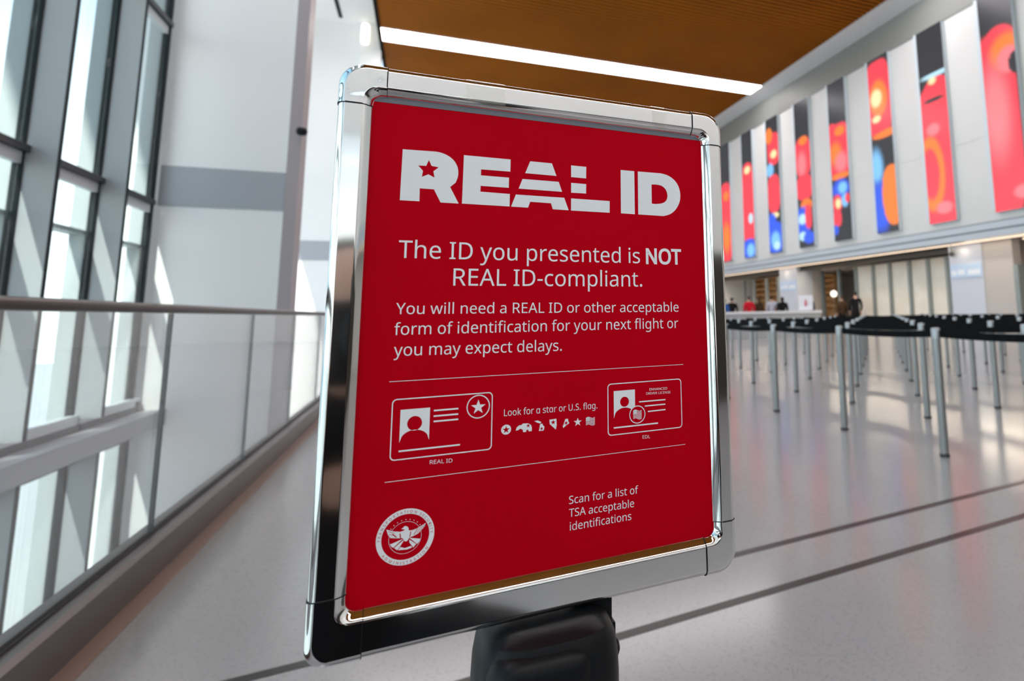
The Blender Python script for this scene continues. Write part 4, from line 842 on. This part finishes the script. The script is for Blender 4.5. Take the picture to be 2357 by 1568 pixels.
i = card(168.9, 93.6, 225.1, 126.0, [(192, 112.95, 212.2, 112.9, .8), (196.3, 109.95, 212.1, 109.95, .8), (198.5, 106.3, 212.1, 106.45, .8), (173.2, 98.2, 206.1, 98.25, .9)], (173.4, 104.1, 189.0, 121.15, 181.25, 113.9, 3.15, 110.2), 'b')
i.build('enhanced_card_drawing', POSTER_WHITE, poster)
i = Ink(); i.poly(circle(190.55, 105.1, 6.1, 5.7), 0.2); i.build('flag_disc_ground', POSTER_RED, poster)
def flag(ink, cx, cy, w, h, z=0.12):
    n = 12
    def wave(u): return 0.10*h*math.sin(u*2*math.pi)
    for r in range(7):
        v0 = h/2-h*(2*r)/13; v1 = h/2-h*(2*r+1)/13
        up = [(cx-w/2+w*k/n, cy+v0+wave(k/n)) for k in range(n+1)]; dn = [(cx-w/2+w*k/n, cy+v1+wave(k/n)) for k in range(n, -1, -1)]
        ink.poly(up+dn, z)
    ink.poly([(cx-w/2, cy+h/2), (cx-w*.08, cy+h/2+wave(.42)), (cx-w*.08, cy+.02*h+wave(.42)), (cx-w/2, cy+.02*h)], z)
i = Ink(); i.ring(190.55, 105.1, 5.7, 5.4, .58, z=0.28); flag(i, 190.6, 105.1, 6.3, 5.4, 0.28); i.build('flag_disc', POSTER_WHITE, poster)
i = Ink()
i.fill([circle(101.9, 104.0, 3.05, 2.85), star(101.9, 103.9, 2.35)])
ICONS = [parse(s_) for s_ in ['107.8,102.88;108.34,104.57;109.92,105.73;111.34,105.77;112.28,106.56;115.62,106.35;117.35,105.31;117.95,103.67;117.88,101.65;116.06,101.57;115.47,102.76;114.33,102.43;114.53,101.54;112.45,101.48;112.24,102.9;110.71,103.74;109.21,102.92', '119.45,107.32;121.58,107.48;123.82,106.48;123.64,105.52;121.59,106.06', '123.15,105.12;124.71,105.42;125.21,104.05;126,103.62;125.82,102.04;125.33,101.2;122.42,101.21;122.88,103.2', '129.21,107.25;133.78,107.47;134,103.5;133.41,101.05;129.43,104.64', '139.7,106.76;141.42,106.79;141.83,105.03;142.44,104.07;140.72,103.15;138.41,101.47;138,102.5;138.8,104.13']]
for k, (sx_, sy_, r) in {0: (115.6, 105.0, 1.35), 2: (124.2, 102.5, 1.25), 3: (131.7, 105.5, 1.7), 4: (140.2, 104.3, 1.45)}.items(): i.fill([ICONS[k], star(sx_, sy_, r)])
i.fill([ICONS[1]])
i.poly(star(148.1, 104.1, 2.85)); flag(i, 156.8, 103.9, 6.2, 4.6)
i.build('marker_icons', POSTER_WHITE, poster)
# round seal with an eagle
SX, SY, SRX, SRY = 46.6, 53.45, 15.25, 14.25
i = Ink(); i.ring(SX, SY, 13.9, 12.95, 2.75)
EAGLE = [parse(s_) for s_ in ['44.15,57.71;45.13,58.32;45.83,58.97;47.14,58.71;47.91,57.74;48.11,56.43;49.86,56.24;52.33,56.76;54.22,57.6;57.14,58.87;56.45,57.25;54.6,55.26;53.17,54.06;51.44,53.35;49.13,52.73;48.56,52.55;47.46,51.03;46.16,51.11;45.07,52.98;41.61,53.4;38.74,54.01;37.39,55.77;36.4,58.71;40.31,57.11;43.77,56.42;45.49,56.71;46.05,57.18', '45.37,52.64;39.44,50.97;38.59,50.97;39.36,49.59;40.39,48.86', '45.69,52.03;40.82,48.65;42.45,47.26;43,47.72;45.44,51.09', '48.56,52.55;54.46,51.15;54.07,49.94;52.79,48.74;52.49,49.07', '48.59,51.69;52.35,48.81;50.81,47.24;48.65,50.27', '44.1,48.65;46.44,47.7;49.6,48.28;50.22,47.34;47.63,46.79;43.02,47.16']]; CUT = [parse(s_) for s_ in ['43.81,55.57;44.19,53.26;43.62,53.3;43.37,55.64', '39.78,56.22;42.16,53.87;41.6,53.74;39.51,55.84', '49.44,55.8;48.97,53.04;48.54,52.97;49.01,55.72', '52.78,56.69;51.14,53.68;50.84,53.81;52.48,56.73', '45.72,51.18;47.76,50.84;49.01,48.67;46.42,48.26;44.09,48.93', '56.57,58.09;52.8,56.11;52.79,56.29;56.5,58.28', '56.01,57.18;52.54,55.16;52.54,55.33;55.94,57.33', '55.16,56.02;51.99,54.25;51.99,54.42;55.1,56.18', '37.45,57.43;40.92,56.03;40.92,56.23;37.44,57.63', '37.8,55.98;41.27,54.72;41.26,54.91;37.79,56.17']]
for L in EAGLE: i.fill([L])
for k in range(9):
    a = math.radians(35+110*k/8); i.poly(star(SX-0.2+9.3*math.cos(a), SY+8.8*math.sin(a), 0.36))
i.ring(SX-.2, SY-.4, 8.5, 8.1, .16)
i.build('round_seal', POSTER_WHITE, poster)
i = Ink()
for L in CUT: i.poly(L, 0.24)
def arc_text(ink, text, a0, a1, rad, size, top=True):
    runs = glyph_run(text); widths = [GL[c][0] for c in text]; tot = sum(widths); x = 0
    for ch, wd in zip(text, widths):
        a = math.radians(a0+(a1-a0)*(x+wd/2)/tot); x += wd
        if ch == ' ': continue
        ca, sa = math.cos(a), math.sin(a); loops = []
        for L in GL[ch][1]:
            q = []
            for px, py in L:
                lx, ly = (px-wd/2)*size/700, (py-357)*size/700
                if top: vx, vy = lx*sa+ly*ca, -lx*ca+ly*sa
                else: vx, vy = -lx*sa-ly*ca, lx*ca-ly*sa
                q.append((SX+rad*ca+vx, SY+(rad*sa)*0.932+vy*0.95))
            loops.append(q)
        ink.fill(loops, 0.0, 0.24)
arc_text(i, 'TRANSPORTATION SECURITY', 184, -2, 13.9, 1.75)
arc_text(i, 'ADMINISTRATION', 213, 330, 13.9, 1.75, False)
i.build('seal_red_marks', POSTER_RED, poster)

# post and black head -----------------------------------------------------------
def rounded_tube(prof, n=48, p=3.2, c=(0, 0)):
    """superellipse column: prof is (half x, half y, z)"""
    vs = []
    for a, b_, z in prof:
        for i in range(n):
            t = 2*math.pi*i/n; ct, st = math.cos(t), math.sin(t)
            vs.append((c[0]+a*math.copysign(abs(ct)**(2/p), ct), c[1]+b_*math.copysign(abs(st)**(2/p), st), z))
    fs = [(k*n+i, k*n+(i+1) % n, (k+1)*n+(i+1) % n, (k+1)*n+i) for k in range(len(prof)-1) for i in range(n)]
    fs += [tuple(range(n-1, -1, -1)), tuple(range((len(prof)-1)*n, len(prof)*n))]
    return MB().add(vs, fs)
HZ = 0.867
head = rounded_tube([(.0385, .036, HZ-.135), (.0385, .036, HZ-.03), (.038, .0355, HZ-.020), (.0365, .034, HZ-.011), (.033, .031, HZ-.004), (.026, .024, HZ-.0005), (.02, .018, HZ)]).build('head', BLACK, sign, auto=True)
MB().box(.016, .0380, -.004, .016, HZ-.018, HZ+.010).build('frame_clamp', BLACK, sign, bevel=.002)
MB().box(-.018, .006, -.0384, -.036, HZ-.11, HZ-.030).build('belt_slot', GASKET, head, bevel=.001)
rounded_tube([(.0275, .0255, HZ-.13), (.0275, .0255, HZ-.019), (.0270, .0250, HZ-.0145), (.0255, .0235, HZ-.0105), (.0225, .021, HZ-.0075), (.018, .017, HZ-.006)], 48, 4.5, (-.0065, -.0125)).build('front_shell', BLACK, head, auto=True)
MB().lathe([(.0045, 0), (.0045, .003), (.003, .004)], 16).build('button', BLACK, head).matrix_local = Matrix.Translation((.0385, .0, HZ-.028)) @ Matrix.Rotation(math.pi/2, 4, 'Y')
MB().box(.0372, .0392, -.006, .010, HZ-.11, HZ-.012).build('side_rib', BLACK, head, bevel=.0008)
MB().lathe([(.0315, .015), (.0315, HZ-.133)], 32).build('post', STEEL, sign, auto=True)
MB().lathe([(.175, 0), (.175, .006), (.15, .012), (.05, .022), (.034, .03)], 48).build('base', FOOTDARK, sign, auto=True)

# ------------------------------------------------------------------ outside
o = empty('building_outside', (-60, 40, -6.3), label='pale office block seen through the left window wall', cat='building', group='buildings outside')
MB().box(-8, 8, -30, 24, 0, 17).build('wall', OUTB, o)
for z in (2.5, 6.2, 9.9, 13.6):
    MB().box(8.0, 8.1, -29, 23, z, z+1.5).build('window_band', OUTW, o)
